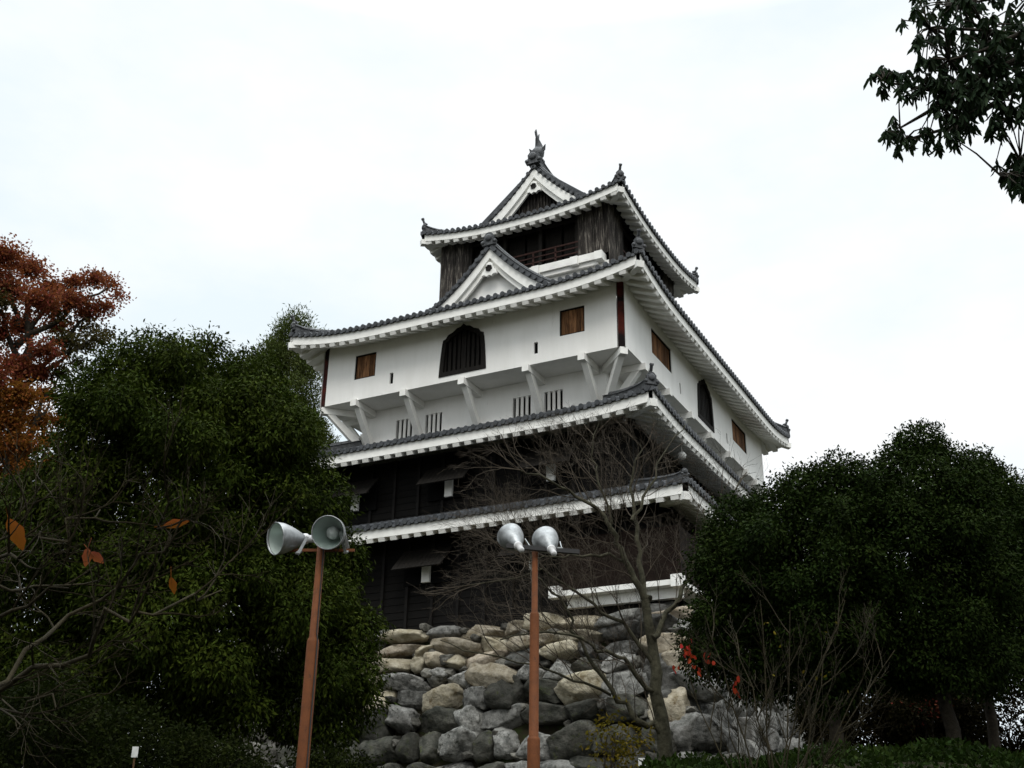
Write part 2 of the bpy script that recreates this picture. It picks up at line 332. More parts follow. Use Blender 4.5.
def skirt(o, ins, zf, lift, wall, fall=4.5):
    """four hipped slopes round the rectangle o=(x0,x1,y0,y1); ins=(front/back run, side run)"""
    x0, x1, y0, y1 = o; fr, sr = ins; res = []
    for c, e, n, L, run, endr in (((x0, y0, 0), (1, 0, 0), (0, 1, 0), x1 - x0, fr, sr), ((x1, y0, 0), (0, 1, 0), (-1, 0, 0), y1 - y0, sr, fr),
                                  ((x1, y1, 0), (-1, 0, 0), (0, -1, 0), x1 - x0, fr, sr), ((x0, y1, 0), (0, -1, 0), (1, 0, 0), y1 - y0, sr, fr)):
        dm = (lambda L, run, endr: lambda s: min(run, run * s / endr, run * (L - s) / endr))(L, run, endr)
        z_ = (lambda run: lambda d: zf(d / run))(run)
        res.append(Roof(c, e, n, L, z_, dm, lift, fall))
    return res
def hips(o, ins, roof_list, parent, sz=1.0, horn=True):
    x0, x1, y0, y1 = o; fr, sr = ins
    for (cx, cy, sx, sy) in ((x0, y0, 1, 1), (x1, y0, -1, 1), (x1, y1, -1, -1), (x0, y1, 1, -1)):
        rf = roof_list[0]; P = []
        for k in range(13):
            t = k / 12; P.append((cx + sx * sr * t, cy + sy * fr * t, rf.z(sr * t, fr * t) + .07 + .10 * max(0, 1 - t * 5) ** 2))
        P[0] = (cx + sx * .12, cy + sy * .12, P[0][2])
        mb = MB(); mb.sweep(P, ridge_prof(.30 * sz, .30 * sz)); mb.build('hip_ridge', M['ridge'], parent); d = Vector((-sx, -sy, 0)).normalized()
        mb = MB(); oni(mb, Vector(P[0]) + Vector((0, 0, .08 * sz)), d, .74 * sz, horn); mb.build('ridge_end_tile', M['ridge'], parent)
def corner_rafter(o, zc, wall, mb, fh=.30):
    x0, x1, y0, y1 = o
    for (cx, cy, sx, sy) in ((x0, y0, 1, 1), (x1, y0, -1, 1), (x1, y1, -1, -1), (x0, y1, 1, -1)):
        mb.beam((cx + sx * .03, cy + sy * .03, zc - .09 - fh - .10), (cx + sx * wall, cy + sy * wall, zc - .36 - fh + .36 * wall), .26, .24)

def wall_panel(mb, rev, o, e, L, z0, z1, holes, depth=.14):
    """upright wall from o along e with polygon holes [(s,z),...]; reveals go into rev (inward = left of e)"""
    o = Vector(o); e = Vector(e); inn = Vector((-e.y, e.x, 0))
    P = lambda s, z, d=0: o + e * s + inn * d + Vector((0, 0, z))
    loops = [[P(0, z0), P(L, z0), P(L, z1), P(0, z1)]] + [[P(s, z) for s, z in h] for h in holes]
    flat = [v for lp in loops for v in lp]; mb.add(flat, [tuple(t) for t in tessellate_polygon(loops)])
    for h in holes:
        k = len(h); mb.add([P(s, z) for s, z in h] + [P(s, z, depth) for s, z in h], [(i, (i + 1) % k, k + (i + 1) % k, k + i) for i in range(k)])
def rect(s0, s1, z0, z1): return [(s0, z0), (s1, z0), (s1, z1), (s0, z1)]
KH = [(.96, 0), (.94, .4), (.90, .9), (.86, 1.28), (.83, 1.44), (.72, 1.48), (.63, 1.62), (.44, 1.69), (.27, 1.82), (.12, 1.85)]
KATO = [(-a, b) for a, b in KH] + [(0, 1.96)] + KH[::-1]
SIDES = [((X0, Y0), (1, 0, 0), X1 - X0), ((X1, Y0), (0, 1, 0), Y1 - Y0), ((X1, Y1), (-1, 0, 0), X1 - X0), ((X0, Y1), (0, -1, 0), Y1 - Y0)]

# --- overhanging storey (plastered, chamfered corners)
CH = .28; CHS = .05; ZT = J + 2.62
wallmb = MB()
def planks(parent, name, o, e, inn, s0, s1, z0, z1, d, m, pw=.17, gap=.012, th=.03):
    mb = MB(); n = max(1, round((s1 - s0) / pw)); w_ = (s1 - s0) / n
    for i in range(n):
        c = o + e * (s0 + w_ * (i + .5)) + inn * (d + th / 2 + random.uniform(0, .012)) + Vector((0, 0, (z0 + z1) / 2)); mb.box(c, (w_ - gap, th, z1 - z0 - .004), (e, inn, Vector((0, 0, 1))))
    return mb.build(name, m, parent)
for si, ((cx, cy), e, L) in enumerate(SIDES):
    e = Vector(e); inn = Vector((-e.y, e.x, 0)); ch = CH if si in (0, 2) else CHS; o = Vector((cx, cy, 0)) + e * ch; holes = []
    if si in (0, 2):
        wins = [(10.05 + .47 - .48, 1.0), (1.6, 1.0)]; kat = [6.5]; slots = [3.35, 9.55]; big = 1.0
        wins = [(1.59, .98), (10.5, .98)]
    else:
        wins = [(2.68, 2.12), (L - 2.68 - 2.12, 2.12)]; kat = [L / 2 + .1]; slots = [5.7, L - 5.7]
    for s, w_ in wins: holes.append(rect(s - ch, s + w_ - ch, J + .89, J + 1.93))
    for s in slots: holes.append(rect(s - ch - .08, s - ch + .08, J + .40, J + .86))
    for s in kat: holes.append([(s - ch + a * .99, J + .27 + b) for a, b in KATO])
    wall_panel(wallmb, None, o, e, L - 2 * ch, J, ZT, holes, .14)
    if True:
        for s, w_ in wins:
            q = planks(keep, 'window', o, e, inn, s - ch + .02, s + w_ - ch - .02, J + .91, J + 1.91, .07, M['brownwood'])
            f = MB()
            for a in (s - ch + .025, s + w_ - ch - .025): f.box(o + e * a + inn * .06 + Vector((0, 0, J + 1.41)), (.05, .06, 1.03), (e, inn, Vector((0, 0, 1))))
            for zz in (.915, 1.905): f.box(o + e * (s - ch + w_ / 2) + inn * .055 + Vector((0, 0, J + zz)), (w_ - .12, .05, .045), (e, inn, Vector((0, 0, 1))))
            f.build('window_frame', M['darkwood'], q)
        for s in slots:
            f = MB(); f.box(o + e * (s - ch) + inn * .10 + Vector((0, 0, J + .63)), (.17, .02, .47), (e, inn, Vector((0, 0, 1)))); f.build('loophole', M['dark'], keep)
        for s in kat:
            P = lambda a, b, d: o + e * (s - ch + a) + inn * d + Vector((0, 0, J + .27 + b))
            f = MB(); f.prism([P(a * 1.0, b, .12) for a, b in KATO], inn, .03); q = f.build('bell_window', M['dark'], keep)
            f = MB(); kk = len(KATO)                    # raised dark frame following the cusped outline
            for (g0, g1) in zip(KATO, KATO[1:] + KATO[:1]):
                sc1 = lambda a, b, k: (a * k, (b - .9) * k + .9)
                A, B = sc1(*g0, 1.05), sc1(*g1, 1.05); A2, B2 = sc1(*g0, .86), sc1(*g1, .86)
                V = [P(*A, -.035), P(*B, -.035), P(*B2, -.035), P(*A2, -.035), P(*A, .06), P(*B, .06), P(*B2, .06), P(*A2, .06)]
                f.add(V, [(0, 1, 2, 3), (0, 4, 5, 1), (3, 2, 6, 7)])
            f.build('window_frame', M['darkwood'], q)
            f = MB(); import bisect
            for i in range(9):
                a = -.80 + 1.60 * i / 8; zt = np.interp(abs(a), [0, .12, .28, .46, .66, .75, .85], [1.9, 1.86, 1.8, 1.7, 1.6, 1.5, 1.4]) - .10
                f.box(P(a, zt / 2 + .04, .05 + .03), (.115 if i != 4 else .2, .05, zt), (e, inn, Vector((0, 0, 1))))
            f.build('lattice', M['darkwood'], q)
cham = MB(); P4 = [(X0, Y0, 1, 1), (X1, Y0, -1, 1), (X1, Y1, -1, -1), (X0, Y1, 1, -1)]
for (cx, cy, sx, sy) in P4:
    a = Vector((cx + sx * CH, cy, 0)); b = Vector((cx, cy + sy * CHS, 0)); e = (b - a).normalized()
    if e.cross(Vector((0, 0, 1))).dot(Vector((-sx, -sy, 0))) < 0: a, b = b, a; e = -e
    inn = Vector((-e.y, e.x, 0)); L = (b - a).length
    planks(keep, 'corner_panel', a, e, inn, .02, L - .02, J + .02, ZT - .01, .02, M['cornerwood'], pw=.2)
    wallmb.add([a + inn * .1 + Vector((0, 0, J)), b + inn * .1 + Vector((0, 0, J)), b + inn * .1 + Vector((0, 0, ZT)), a + inn * .1 + Vector((0, 0, ZT))], [(0, 1, 2, 3)])
# floor of the overhang
RC = 1.27
fl = [(X0 + CH, Y0), (X1 - CH, Y0), (X1, Y0 + CHS), (X1, Y1 - CHS), (X1 - CH, Y1), (X0 + CH, Y1), (X0, Y1 - CHS), (X0, Y0 + CHS)]
wallmb.add([(x, y, J) for x, y in fl], [tuple(range(8))[::-1]])
wallmb.build('plaster_wall', M['plaster'], keep)

# --- recessed storey below the overhang, barred windows, brackets
low = MB(); a0 = Vector((X0 + RC, Y0 + RC, 0)); ZL = J - 2.4
for si, ((cx, cy), e, L) in enumerate(SIDES):
    e = Vector(e); inn = Vector((-e.y, e.x, 0)); o = Vector((cx, cy, 0)) + e * RC + inn * RC; LL = L - 2 * RC
    if si in (0, 2): bw = [2.9, 4.15, 8.1, 9.3]
    else: bw = [3.2, 4.6, 8.2, 9.5, 12.7, 14.1]
    if si == 0: bw = [13 - 9.78, 13 - 8.45, 13 - 4.65, 13 - 3.35]
    hl = [rect(s - RC - .37, s - RC + .37, J - 1.50, J - .58) for s in bw]
    wall_panel(low, None, o, e, LL, ZL, J - .002, hl, .16)
    for s in bw:
        q = MB(); q.box(o + e * (s - RC) + inn * .152 + Vector((0, 0, J - 1.04)), (.78, .02, .96), (e, inn, Vector((0, 0, 1)))); q = q.build('barred_window', M['dark'], keep)
        for k in range(3):
            b = MB(); b.box(o + e * (s - RC - .20 + .20 * k) + inn * .05 + Vector((0, 0, J - 1.04)), (.11, .05, .93), (e, inn, Vector((0, 0, 1)))); b.build('bar', M['plaster_trim'], q)
low.build('lower_plaster_wall', M['plaster'], keep)
def bracket(p, e, inn, rc=RC, wd=.26):
    b = MB(); p = Vector(p); z = Vector((0, 0, 1)); x = inn.cross(z)
    b.box(p + inn * (rc / 2 - .06) + z * (J - .14), (wd, rc + .16, .26), (x, inn, z))
    A = [(-.02, -.27), (.28, -.27), (rc, -1.35), (rc, -1.72)]
    b.prism([p - x * (wd * .42) + inn * a + z * (J + c) for a, c in [(.10, -.27), (.42, -.27), (rc, -1.30), (rc, -1.72)]], x, wd * .84)
    return b.build('bracket', M['plaster_trim'], keep)
for si, ((cx, cy), e, L) in enumerate(SIDES):
    e = Vector(e); inn = Vector((-e.y, e.x, 0)); o = Vector((cx, cy, 0))
    sp = [1.73, 3.99, 6.53, 9.19, 11.39] if si in (0, 2) else [1.7, 4.2, 6.7, 9.1, 11.6, 14.1, 15.6]
    for s in sp: bracket(o + e * s, e, inn)
for (cx, cy, sx, sy) in P4:
    inn = Vector((sx, sy, 0)).normalized(); bracket(Vector((cx + sx * .16, cy + sy * .16, 0)), None, inn, rc=RC * 1.41 - .2, wd=.28)

# --- roofs
def build_roof(name, o, ins, zf, lift, wall, hipsz=1.0, fall=4.5, horn=True, fh=.30, rows=9):
    rl = skirt(o, ins, zf, lift, wall, fall)
    t = MB()
    for r in rl: r.tiles(t, rows)
    t = t.build(name, M['tile'], keep)
    ev = MB()
    for r in rl: r.eave(ev, wall, fh)
    corner_rafter(o, rl[0].z(0, 0), wall, ev, fh)
    ev.build('eave_trim', M['plaster_trim'], t)
    hips(o, ins, rl, t, hipsz, horn)
    return t, rl
def lawf(z0, z1, c): return lambda t: z0 + (z1 - z0) * ((1 - c) * t + c * t * t)
# roof over the overhanging storey
E3 = 1.12; T4 = (-10.6, -2.4, 4.7, 12.6 + .0)
R3o = (X0 - .98, X1 + E3, Y0 - E3, Y1 + E3)
build_roof('overhang_roof', R3o, (4.7 + E3, 2.4 + E3), lawf(J + 2.48, J + 5.1, .18), .48, E3 + .02, fh=.35)
# roof below the recessed storey
E2 = 1.55; R2o = (X0 - E2, X1 + E2, Y0 - E2, Y1 + E2)
build_roof('middle_roof', R2o, (E2 + RC, E2 + RC), lawf(J - 2.74, J - 1.46, .12), .28, E2 - .1, fh=.34)
# lowest roof
E1 = 2.62; E1X = 2.9; E2W = .15; R1o = (X0 - E1X, X1 + E1X, Y0 - E1, Y1 + E1)
build_roof('lower_roof', R1o, (E1 - E2W, E1X - E2W), lawf(J - 6.18, J - 5.22, .12), .06, E1 - 1.38, hipsz=.55, fh=.32, horn=False)

# --- dark boarded storeys
def boarded(name, ex, z0, z1, m=M['boards'], lap=.24):
    b = MB(); o = (X0 - ex, X1 + ex, Y0 - ex, Y1 + ex)
    b.box(((o[0] + o[1]) / 2, (o[2] + o[3]) / 2, (z0 + z1) / 2), (o[1] - o[0] - .08, o[3] - o[2] - .08, z1 - z0))
    for (cx, cy), e, L in [((o[0], o[2]), (1, 0, 0), o[1] - o[0]), ((o[1], o[2]), (0, 1, 0), o[3] - o[2]), ((o[1], o[3]), (-1, 0, 0), o[1] - o[0]), ((o[0], o[3]), (0, -1, 0), o[3] - o[2])]:
        e = Vector(e); inn = Vector((-e.y, e.x, 0)); n = int((z1 - z0) / lap); t = Vector((0, 0, 1)) + inn * .08; t.normalize()
        for k in range(n):
            b.box(Vector((cx, cy, z0 + (k + .5) * (z1 - z0) / n)) + e * (L / 2) + inn * .03, (L - .02, .025, (z1 - z0) / n + .02), (e, e.cross(t) * -1, t))
    w_ = b.build(name, m, keep); b = MB()
    for (cx, cy), e, L in [((o[0], o[2]), (1, 0, 0), o[1] - o[0]), ((o[1], o[2]), (0, 1, 0), o[3] - o[2]), ((o[1], o[3]), (-1, 0, 0), o[1] - o[0]), ((o[0], o[3]), (0, -1, 0), o[3] - o[2])]:
        e = Vector(e); inn = Vector((-e.y, e.x, 0)); n = round(L / 1.0)
        for k in range(n + 1): b.box(Vector((cx, cy, (z0 + z1) / 2)) + e * (min(max(L * k / n, .08), L - .08)) - inn * .03, (.10, .09, z1 - z0 - .01), (e, inn, Vector((0, 0, 1))))
    b.build('battens', M['batten'], w_); return w_
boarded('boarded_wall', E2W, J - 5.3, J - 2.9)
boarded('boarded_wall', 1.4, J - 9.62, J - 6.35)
def shutter(o, e, s, z, wd=1.9, drop=.80, outw=.75):
    e = Vector(e); inn = Vector((-e.y, e.x, 0)); p = Vector(o) + e * s + Vector((0, 0, z)) - inn * .09
    b = MB(); b.box(p + Vector((0, 0, -.62)) + inn * .03, (wd - .1, .08, 1.15), (e, inn, Vector((0, 0, 1)))); q = b.build('shutter_window', M['dark'], keep)
    d = (Vector((0, 0, -drop)) - inn * outw).normalized(); Ls = math.hypot(drop, outw); nrm = e.cross(d).normalized()
    b = MB(); n = int(wd / .19)
    for k in range(n):
        b.box(p + e * (-wd / 2 + wd * (k + .5) / n) + d * (Ls / 2), (wd / n - .012, Ls, .04), (e, d, nrm))
    for f in (.12, .85): b.box(p + d * (Ls * f) + nrm * .04, (wd, .07, .05), (e, d, nrm))
    b.build('shutter', M['darkwood'], q)
    b = MB(); b.box(p + Vector((0, 0, -.84)) - inn * .06, (.30, .10, .62), (e, inn, Vector((0, 0, 1)))); b.build('mullion', M['plaster_trim'], q)
for ex, z in ((E2W, J - 3.50), (1.4, J - 6.86)):
    for (cx, cy), e, L in [((X0 - ex, Y0 - ex), (1, 0, 0), X1 - X0 + 2 * ex), ((X1 + ex, Y0 - ex), (0, 1, 0), Y1 - Y0 + 2 * ex), ((X0 - ex, Y1 + ex), (0, -1, 0), Y1 - Y0 + 2 * ex)]:
        for k in (-4, 0, 4): shutter((cx, cy, 0), e, L / 2 - .2 + k, z)
# stone-drop bay at the near corner, with its white sill
b = MB(); b.box((.35, -1.62, J - 8.05), (3.9, .5, 1.62)); b.box((1.62, -.2, J - 8.05), (1.3, 2.9, 1.62)); bay = b.build('stone_drop_bay', M['brownwall'], keep)
b = MB(); b.box((.35, -1.70, J - 8.98), (4.1, .56, .16)); b.box((2.02, -.15, J - 8.985), (.66, 2.9, .17)); b.box((2.22, -1.95, J - 8.97), (.34, .34, .36)); b.box((-1.72, -2.0, J - 8.95), (.34, .3, .36))
b.box((.35, -1.52, J - 9.22), (3.7, .22, .3)); b.build('sill', M['plaster_trim'], bay)
b = MB(); LP = Vector((1.2, 1.95, J - 3.62)); b.lathe(LP + Vector((0, 0, .17)), (0, 0, -1), [(0, .02), (.03, .10), (.12, .155), (.22, .14), (.29, .06), (.30, .0)], 16); b.tube([LP + Vector((0, 0, .5)), LP + Vector((0, 0, .15))], .02, 6); b.build('eave_lamp', M['white_paint'], keep)

# --- top storey
zB = J + 6.78
def top_wall():
    x0, x1, y0, y1 = T4
    b = MB(); b.box(((x0 + x1) / 2, (y0 + y1) / 2, J + 7.0), (x1 - x0 - 1.0, y1 - y0 - 1.0, 5.2)); b.build('inner_wall', M['dark'], keep)
    b = MB(); b.box(((x0 + x1) / 2, (y0 + y1) / 2, J + 5.6), (x1 - x0 - .1, y1 - y0 - .1, 1.9)); b.build('plinth_wall', M['plaster'], keep)
    b = MB()
    for yy, sg in ((y0, -1), (y1, 1)):
        b.box(((x0 + x1) / 2 + .5, yy + sg * .0, zB - .06), (x1 - x0 - 1.9, .46, .34)); b.box(((x0 + x1) / 2 + .5, yy - sg * .02, zB - .33), (x1 - x0 - 2.0, .3, .2))
        for xx in (x0 + 1.8, x0 + 3.3, -6.5, x1 - 3.3, x1 - 1.5, x1 - .4): b.box((xx, yy + sg * .10, zB - .12), (.34, .5, .38))
        b.build('floor_ledge', M['plaster_trim'], keep); b = MB()
    zt = J + 9.35; zb = zB + .12
    for si, ((cx, cy), e, L) in enumerate([((x0, y0), (1, 0, 0), x1 - x0), ((x1, y0), (0, 1, 0), y1 - y0), ((x1, y1), (-1, 0, 0), x1 - x0), ((x0, y1), (0, -1, 0), y1 - y0)]):
        e = Vector(e); inn = Vector((-e.y, e.x, 0)); o = Vector((cx, cy, 0)); bw = 1.45
        for s0, s1 in ((0.0, bw), (L - bw, L)):
            planks(keep, 'plank_wall', o, e, inn, s0, s1, zb - (.0 if si == 0 and s0 > 1 else 1.2), zt, 0, M['greywood'], pw=.16, th=.05)
        b = MB(); Z = Vector((0, 0, 1)); nP = 3
        for k in range(nP + 1):
            s = bw + .06 + (L - 2 * bw - .12) * k / nP; b.box(o + e * s + inn * .10 + Z * ((zb + zt) / 2), (.15, .15, zt - zb), (e, inn, Z))
        b.box(o + e * (L / 2) + inn * .10 + Z * (zb + .06), (L - 2 * bw, .13, .12), (e, inn, Z)); b.box(o + e * (L / 2) + inn * .10 + Z * (zt - .45), (L - 2 * bw, .12, .12), (e, inn, Z))
        b.build('timber_frame', M['darkwood'], keep)
        b = MB()
        for zz in (.35, .60, .86): b.box(o + e * (L / 2) + inn * .04 + Z * (zb + zz), (L - 2 * bw, .05, .05 if zz < .8 else .07), (e, inn, Z))
        n = int((L - 2 * bw) / .9)
        for k in range(1, n): b.box(o + e * (bw + (L - 2 * bw) * k / n) + inn * .045 + Z * (zb + .48), (.07, .06, .74), (e, inn, Z))
        b.build('railing', M['redwood'], keep)
        b = MB()
        for k in range(6):
            wd = (L - 2 * bw) / 6; b.box(o + e * (bw + wd * (k + .5)) + inn * .42 + Z * ((zb + zt) / 2), (wd - .12, .06, zt - zb - .3), (e, inn, Z))
        b.build('sliding_panels', M['darkwood'], keep)
top_wall()

# --- top hip-and-gable roof
RX0, RX1, RY0, RY1 = -11.25, -1.48, 3.9, 13.65
HALF = (RX1 - RX0) / 2; XM = (RX0 + RX1) / 2; RZ = J + 9.22; GD = 1.75; GW = 2.1
zt4 = lambda d: RZ + .22 * d + .104 * d * d
rl4 = []
LX, LY = RX1 - RX0, RY1 - RY0
dfront = lambda s: min(GW, s, LX - s)
def dside(s):
    q = min(s, LY - s); return q if q < GD - .1 else HALF
rl4.append(Roof((RX0, RY0, 0), (1, 0, 0), (0, 1, 0), LX, zt4, dfront, .50, 4.6, 2.2))
rl4.append(Roof((RX1, RY0, 0), (0, 1, 0), (-1, 0, 0), LY, zt4, dside, .50, 4.6, 2.2))
rl4.append(Roof((RX1, RY1, 0), (-1, 0, 0), (0, -1, 0), LX, zt4, dfront, .50, 4.6, 2.2))
rl4.append(Roof((RX0, RY1, 0), (0, -1, 0), (1, 0, 0), LY, zt4, dside, .50, 4.6, 2.2))
t = MB()
for r in rl4: r.tiles(t, 12)
top = t.build('top_roof', M['tile'], keep)
ev = MB(); WA = .74
for r in rl4: r.eave(ev, WA, .32)
corner_rafter((RX0, RX1, RY0, RY1), rl4[0].z(0, 0), WA + .2, ev, .32)
ev.build('eave_trim', M['plaster_trim'], top)
for (cx, cy, sx, sy) in ((RX0, RY0, 1, 1), (RX1, RY0, -1, 1), (RX1, RY1, -1, -1), (RX0, RY1, 1, -1)):
    P = []
    for k in range(9):
        d = .12 + (GD - .12) * k / 8; P.append((cx + sx * d, cy + sy * d, rl4[0].z(d, d) + .06 + .08 * max(0, 1 - k / 3) ** 2))
    h = MB(); h.sweep(P, ridge_prof(.28, .30)); h.build('hip_ridge', M['ridge'], top); on = MB(); oni(on, Vector(P[0]) + Vector((0, 0, .06)), (-sx, -sy), .72); on.build('ridge_end_tile', M['ridge'], top)
    P = []                                        # ridge running down beside the gable edge
    for k in range(13):
        d = GD + .1 + (HALF - GD - .15) * k / 12; P.append((cx + sx * d, cy + sy * (GD + .12), zt4(d) + .06))
    h = MB(); h.sweep(P, ridge_prof(.26, .22)); on = h
    for k in range(14):                           # round verge tiles along the gable edge
        d = GD + .1 + (HALF - GD - .15) * k / 13; q = Vector((cx + sx * d, cy + sy * (GD - .22), zt4(d) + .03)); on.tube([q, q + Vector((0, sy * .3, 0))], .09, 9, smooth=False)
    h.build('verge_ridge', M['ridge'], top)
ZR = zt4(HALF)
P = [(XM, y, ZR + .0 + .28 * (abs((y - (RY0 + RY1) / 2)) / 3.3) ** 3) for y in np.linspace(RY0 + GD - .12, RY1 - GD + .12, 17)]
h = MB(); h.sweep(P, ridge_prof(.42, .62)); h.build('ridge', M['ridge'], top)
for sy, yy in ((-1, RY0 + GD - .14), (1, RY1 - GD + .14)): on = MB(); oni(on, (XM, yy, ZR + .34), (0, sy), 1.15, False); on.build('ridge_end_tile', M['ridge'], top)

def gable(parent, xm, yb, yw, zpk, law, hw, sy, wallm, dark=False):
    """bargeboards, gable wall and pendant; sy=-1 faces the front; law(h) = drop below the peak at half-width h"""
    N = 16
    for (off, hh, th, yo) in ((.06, .46, .14, 0.0), (.46, .34, .10, .12)):
        for sx in (-1, 1):
            b = MB(); P = [(xm + sx * hw * k / N, zpk - law(hw * k / N) - off) for k in range(N + 1)]
            P2 = [(x, z - hh * (1 + .25 * (k / N))) for k, (x, z) in enumerate(P)]
            y0 = yb - sy * yo
            b.prism([(x, y0, z) for x, z in P] + [(x, y0, z) for x, z in P2[::-1]], (0, -sy, 0), th); b.build('bargeboard', M['plaster_trim'], parent)
    b = MB(); P = [(xm + hw * k / N, zpk - law(abs(hw * k / N)) - .35) for k in range(-N, N + 1)]; zb_ = P[0][1] - .6
    b.prism([(x, yw, z) for x, z in P] + [(P[-1][0], yw, zb_), (P[0][0], yw, zb_)], (0, -sy, 0), .1); g = b.build('gable_wall', wallm, parent)
    if dark:
        b = MB()
        for k in range(-12, 13):
            x = xm + k * .16; zt = zpk - law(abs(x - xm)) - .5
            b.box((x, yw + sy * .04, (zt + zb_) / 2), (.07, .06, zt - zb_))
        b.build('grille', M['greywood'], g)
    b = MB(); c = (xm, yb - sy * .02, zpk - 1.02)
    O = [(0, .30), (.12, .22), (.16, .05), (.30, -.12), (.34, -.28), (.20, -.27), (.12, -.36), (0, -.30), (-.12, -.36), (-.20, -.27), (-.34, -.28), (-.30, -.12), (-.16, .05), (-.12, .22)]
    b.prism([(c[0] + x, c[1] + sy * .05, c[2] + z) for x, z in O], (0, -sy, 0), .12); g = b.build('pendant', M['plaster_trim'], parent)
    b = MB(); b.lathe((c[0], c[1] + sy * .05, c[2] + .0), (0, sy, 0), [(0, .15), (.05, .15), (.05, .10), (.03, .09), (.03, 0)], 6, False); b.build('boss', M['darkwood'], g)
law4 = lambda hh: ZR - zt4(HALF - hh)
gable(top, XM, RY0 + GD - .12, RY0 + GW, ZR - .02, law4, HALF - GD - .2, -1, M['greywood'], True)
gable(top, XM, RY1 - GD + .12, RY1 - GW, ZR - .02, law4, HALF - GD - .2, 1, M['greywood'], True)

# fish-shaped ridge finials with raised tail
def shachi(y, sy):
    b = MB(); q = Vector((XM, y, ZR + .66)); z = Vector((0, 0, 1)); d = Vector((0, sy, 0)); x = Vector((1, 0, 0))
    path = [q + d * .22 + z * .02, q + d * .16 + z * .16, q + d * -.02 + z * .34, q + d * -.14 + z * .56, q + d * -.12 + z * .78, q + d * .0 + z * .96, q + d * .12 + z * 1.12]
    b.tube(path, [.19, .29, .31, .26, .19, .13, .07], 10)
    for a, c in ((.30, .42), (-.02, .36)):          # forked tail
        b.prism([path[5] - x * .03 + d * (-.06), path[5] - x * .03 + d * .12, path[6] - x * .03 + d * (a - .12) + z * c * .55, path[6] - x * .03 + d * (a - .22) + z * c], x, .06)
    for k in range(4):                               # back fin spines
        p = path[1 + k]; b.prism([p - x * .02 - d * .10, p - x * .02 - d * .12 + z * .16, p - x * .02 - d * (.42 - .04 * k) + z * .22], x, .04)
    for sx in (-1, 1):                               # breast fins
        p = path[2] + x * (sx * .16); b.prism([p - z * .05, p + z * .12, p + x * (sx * .26) + z * .34 + d * .05, p + x * (sx * .22) + z * .08], d, .05)
    for sx in (-1, 1): b.lathe(path[1] + x * (sx * .12) + d * .12 + z * .05, d + x * sx, [(0, .07), (.05, .05), (.07, 0)], 8)
    b.prism([path[0] - x * .16 + z * .02, path[0] + x * .16 + z * .02, path[0] + x * .10 + d * .16 - z * .10, path[0] - x * .10 + d * .16 - z * .10], z, .1)
    b.box(q - z * .10, (.44, .62, .26))
    return b.build('fish_finial', M['ridge'], top)
shachi(RY0 + GD + .25, -1); shachi(RY1 - GD - .25, 1)

# --- dormer gable on the front slope of the overhang roof
def dormer(xm, yf, yb, zpk, hw, drop, name='dormer_roof'):
    law = lambda hh: drop * (1.18 * (hh / hw) - .18 * (hh / hw) ** 2) + .0 if False else drop * ((hh / hw) * 1.45 - .45 * (hh / hw) ** 2)
    t = MB(); N = 12; sgn = 1 if yb > yf else -1; L = abs(yb - yf); n = int(L / PITCH)
    S = [(i + f) * PITCH for i in range(n) for f in PHI] + [L]
    for sx in (-1, 1):
        V = []; m = N + 1
        for s in S:
            for k in range(m): hh = hw * k / N; V.append((xm + sx * hh, yf + sgn * s, zpk - law(hh) + tile_bump(s)))
        t.add(V, [(i * m + k, (i + 1) * m + k, (i + 1) * m + k + 1, i * m + k + 1) for i in range(len(S) - 1) for k in range(N)])
        for k in range(1, 13):
            hh = hw * k / 12.5; q = Vector((xm + sx * hh, yf - sgn * .13, zpk - law(hh) + .02)); t.tube([q, q + Vector((0, sgn * .3, 0))], .09, 9, smooth=False)
        t.sweep([(xm + sx * hw * k / N, yf + sgn * .08, zpk - law(hw * k / N)) for k in range(N + 1)], [(-.14, -.08), (-.14, .10), (.14, .10), (.14, -.08)])
    t = t.build(name, M['tile'], keep)
    r = MB(); r.sweep([(xm, yf + sgn * (-.05 + (L + .05) * k / 6), zpk + .05) for k in range(7)], ridge_prof(.30, .36)); r.build('ridge', M['ridge'], t)
    for sx in (-1, 1): r = MB(); r.sweep([(xm + sx * hw * k / N, yf + sgn * .30, zpk - law(hw * k / N) + .10) for k in range(N + 1)], ridge_prof(.22, .18)); r.build('verge_ridge', M['ridge'], t)
    r = MB(); oni(r, (xm, yf - sgn * .02, zpk + .16), (0, -sgn), 1.0, False); r.build('ridge_end_tile', M['ridge'], t)
    gable(t, xm, yf + sgn * .02, yf + sgn * .42, zpk - .02, law, hw, -sgn, M['plaster'])
dormer(-6.45, 1.75, 4.9, J + 6.62, 3.3, 2.75)
dormer(-6.45, Y1 - 1.75, Y1 - 4.9, J + 6.62, 3.3, 2.75)

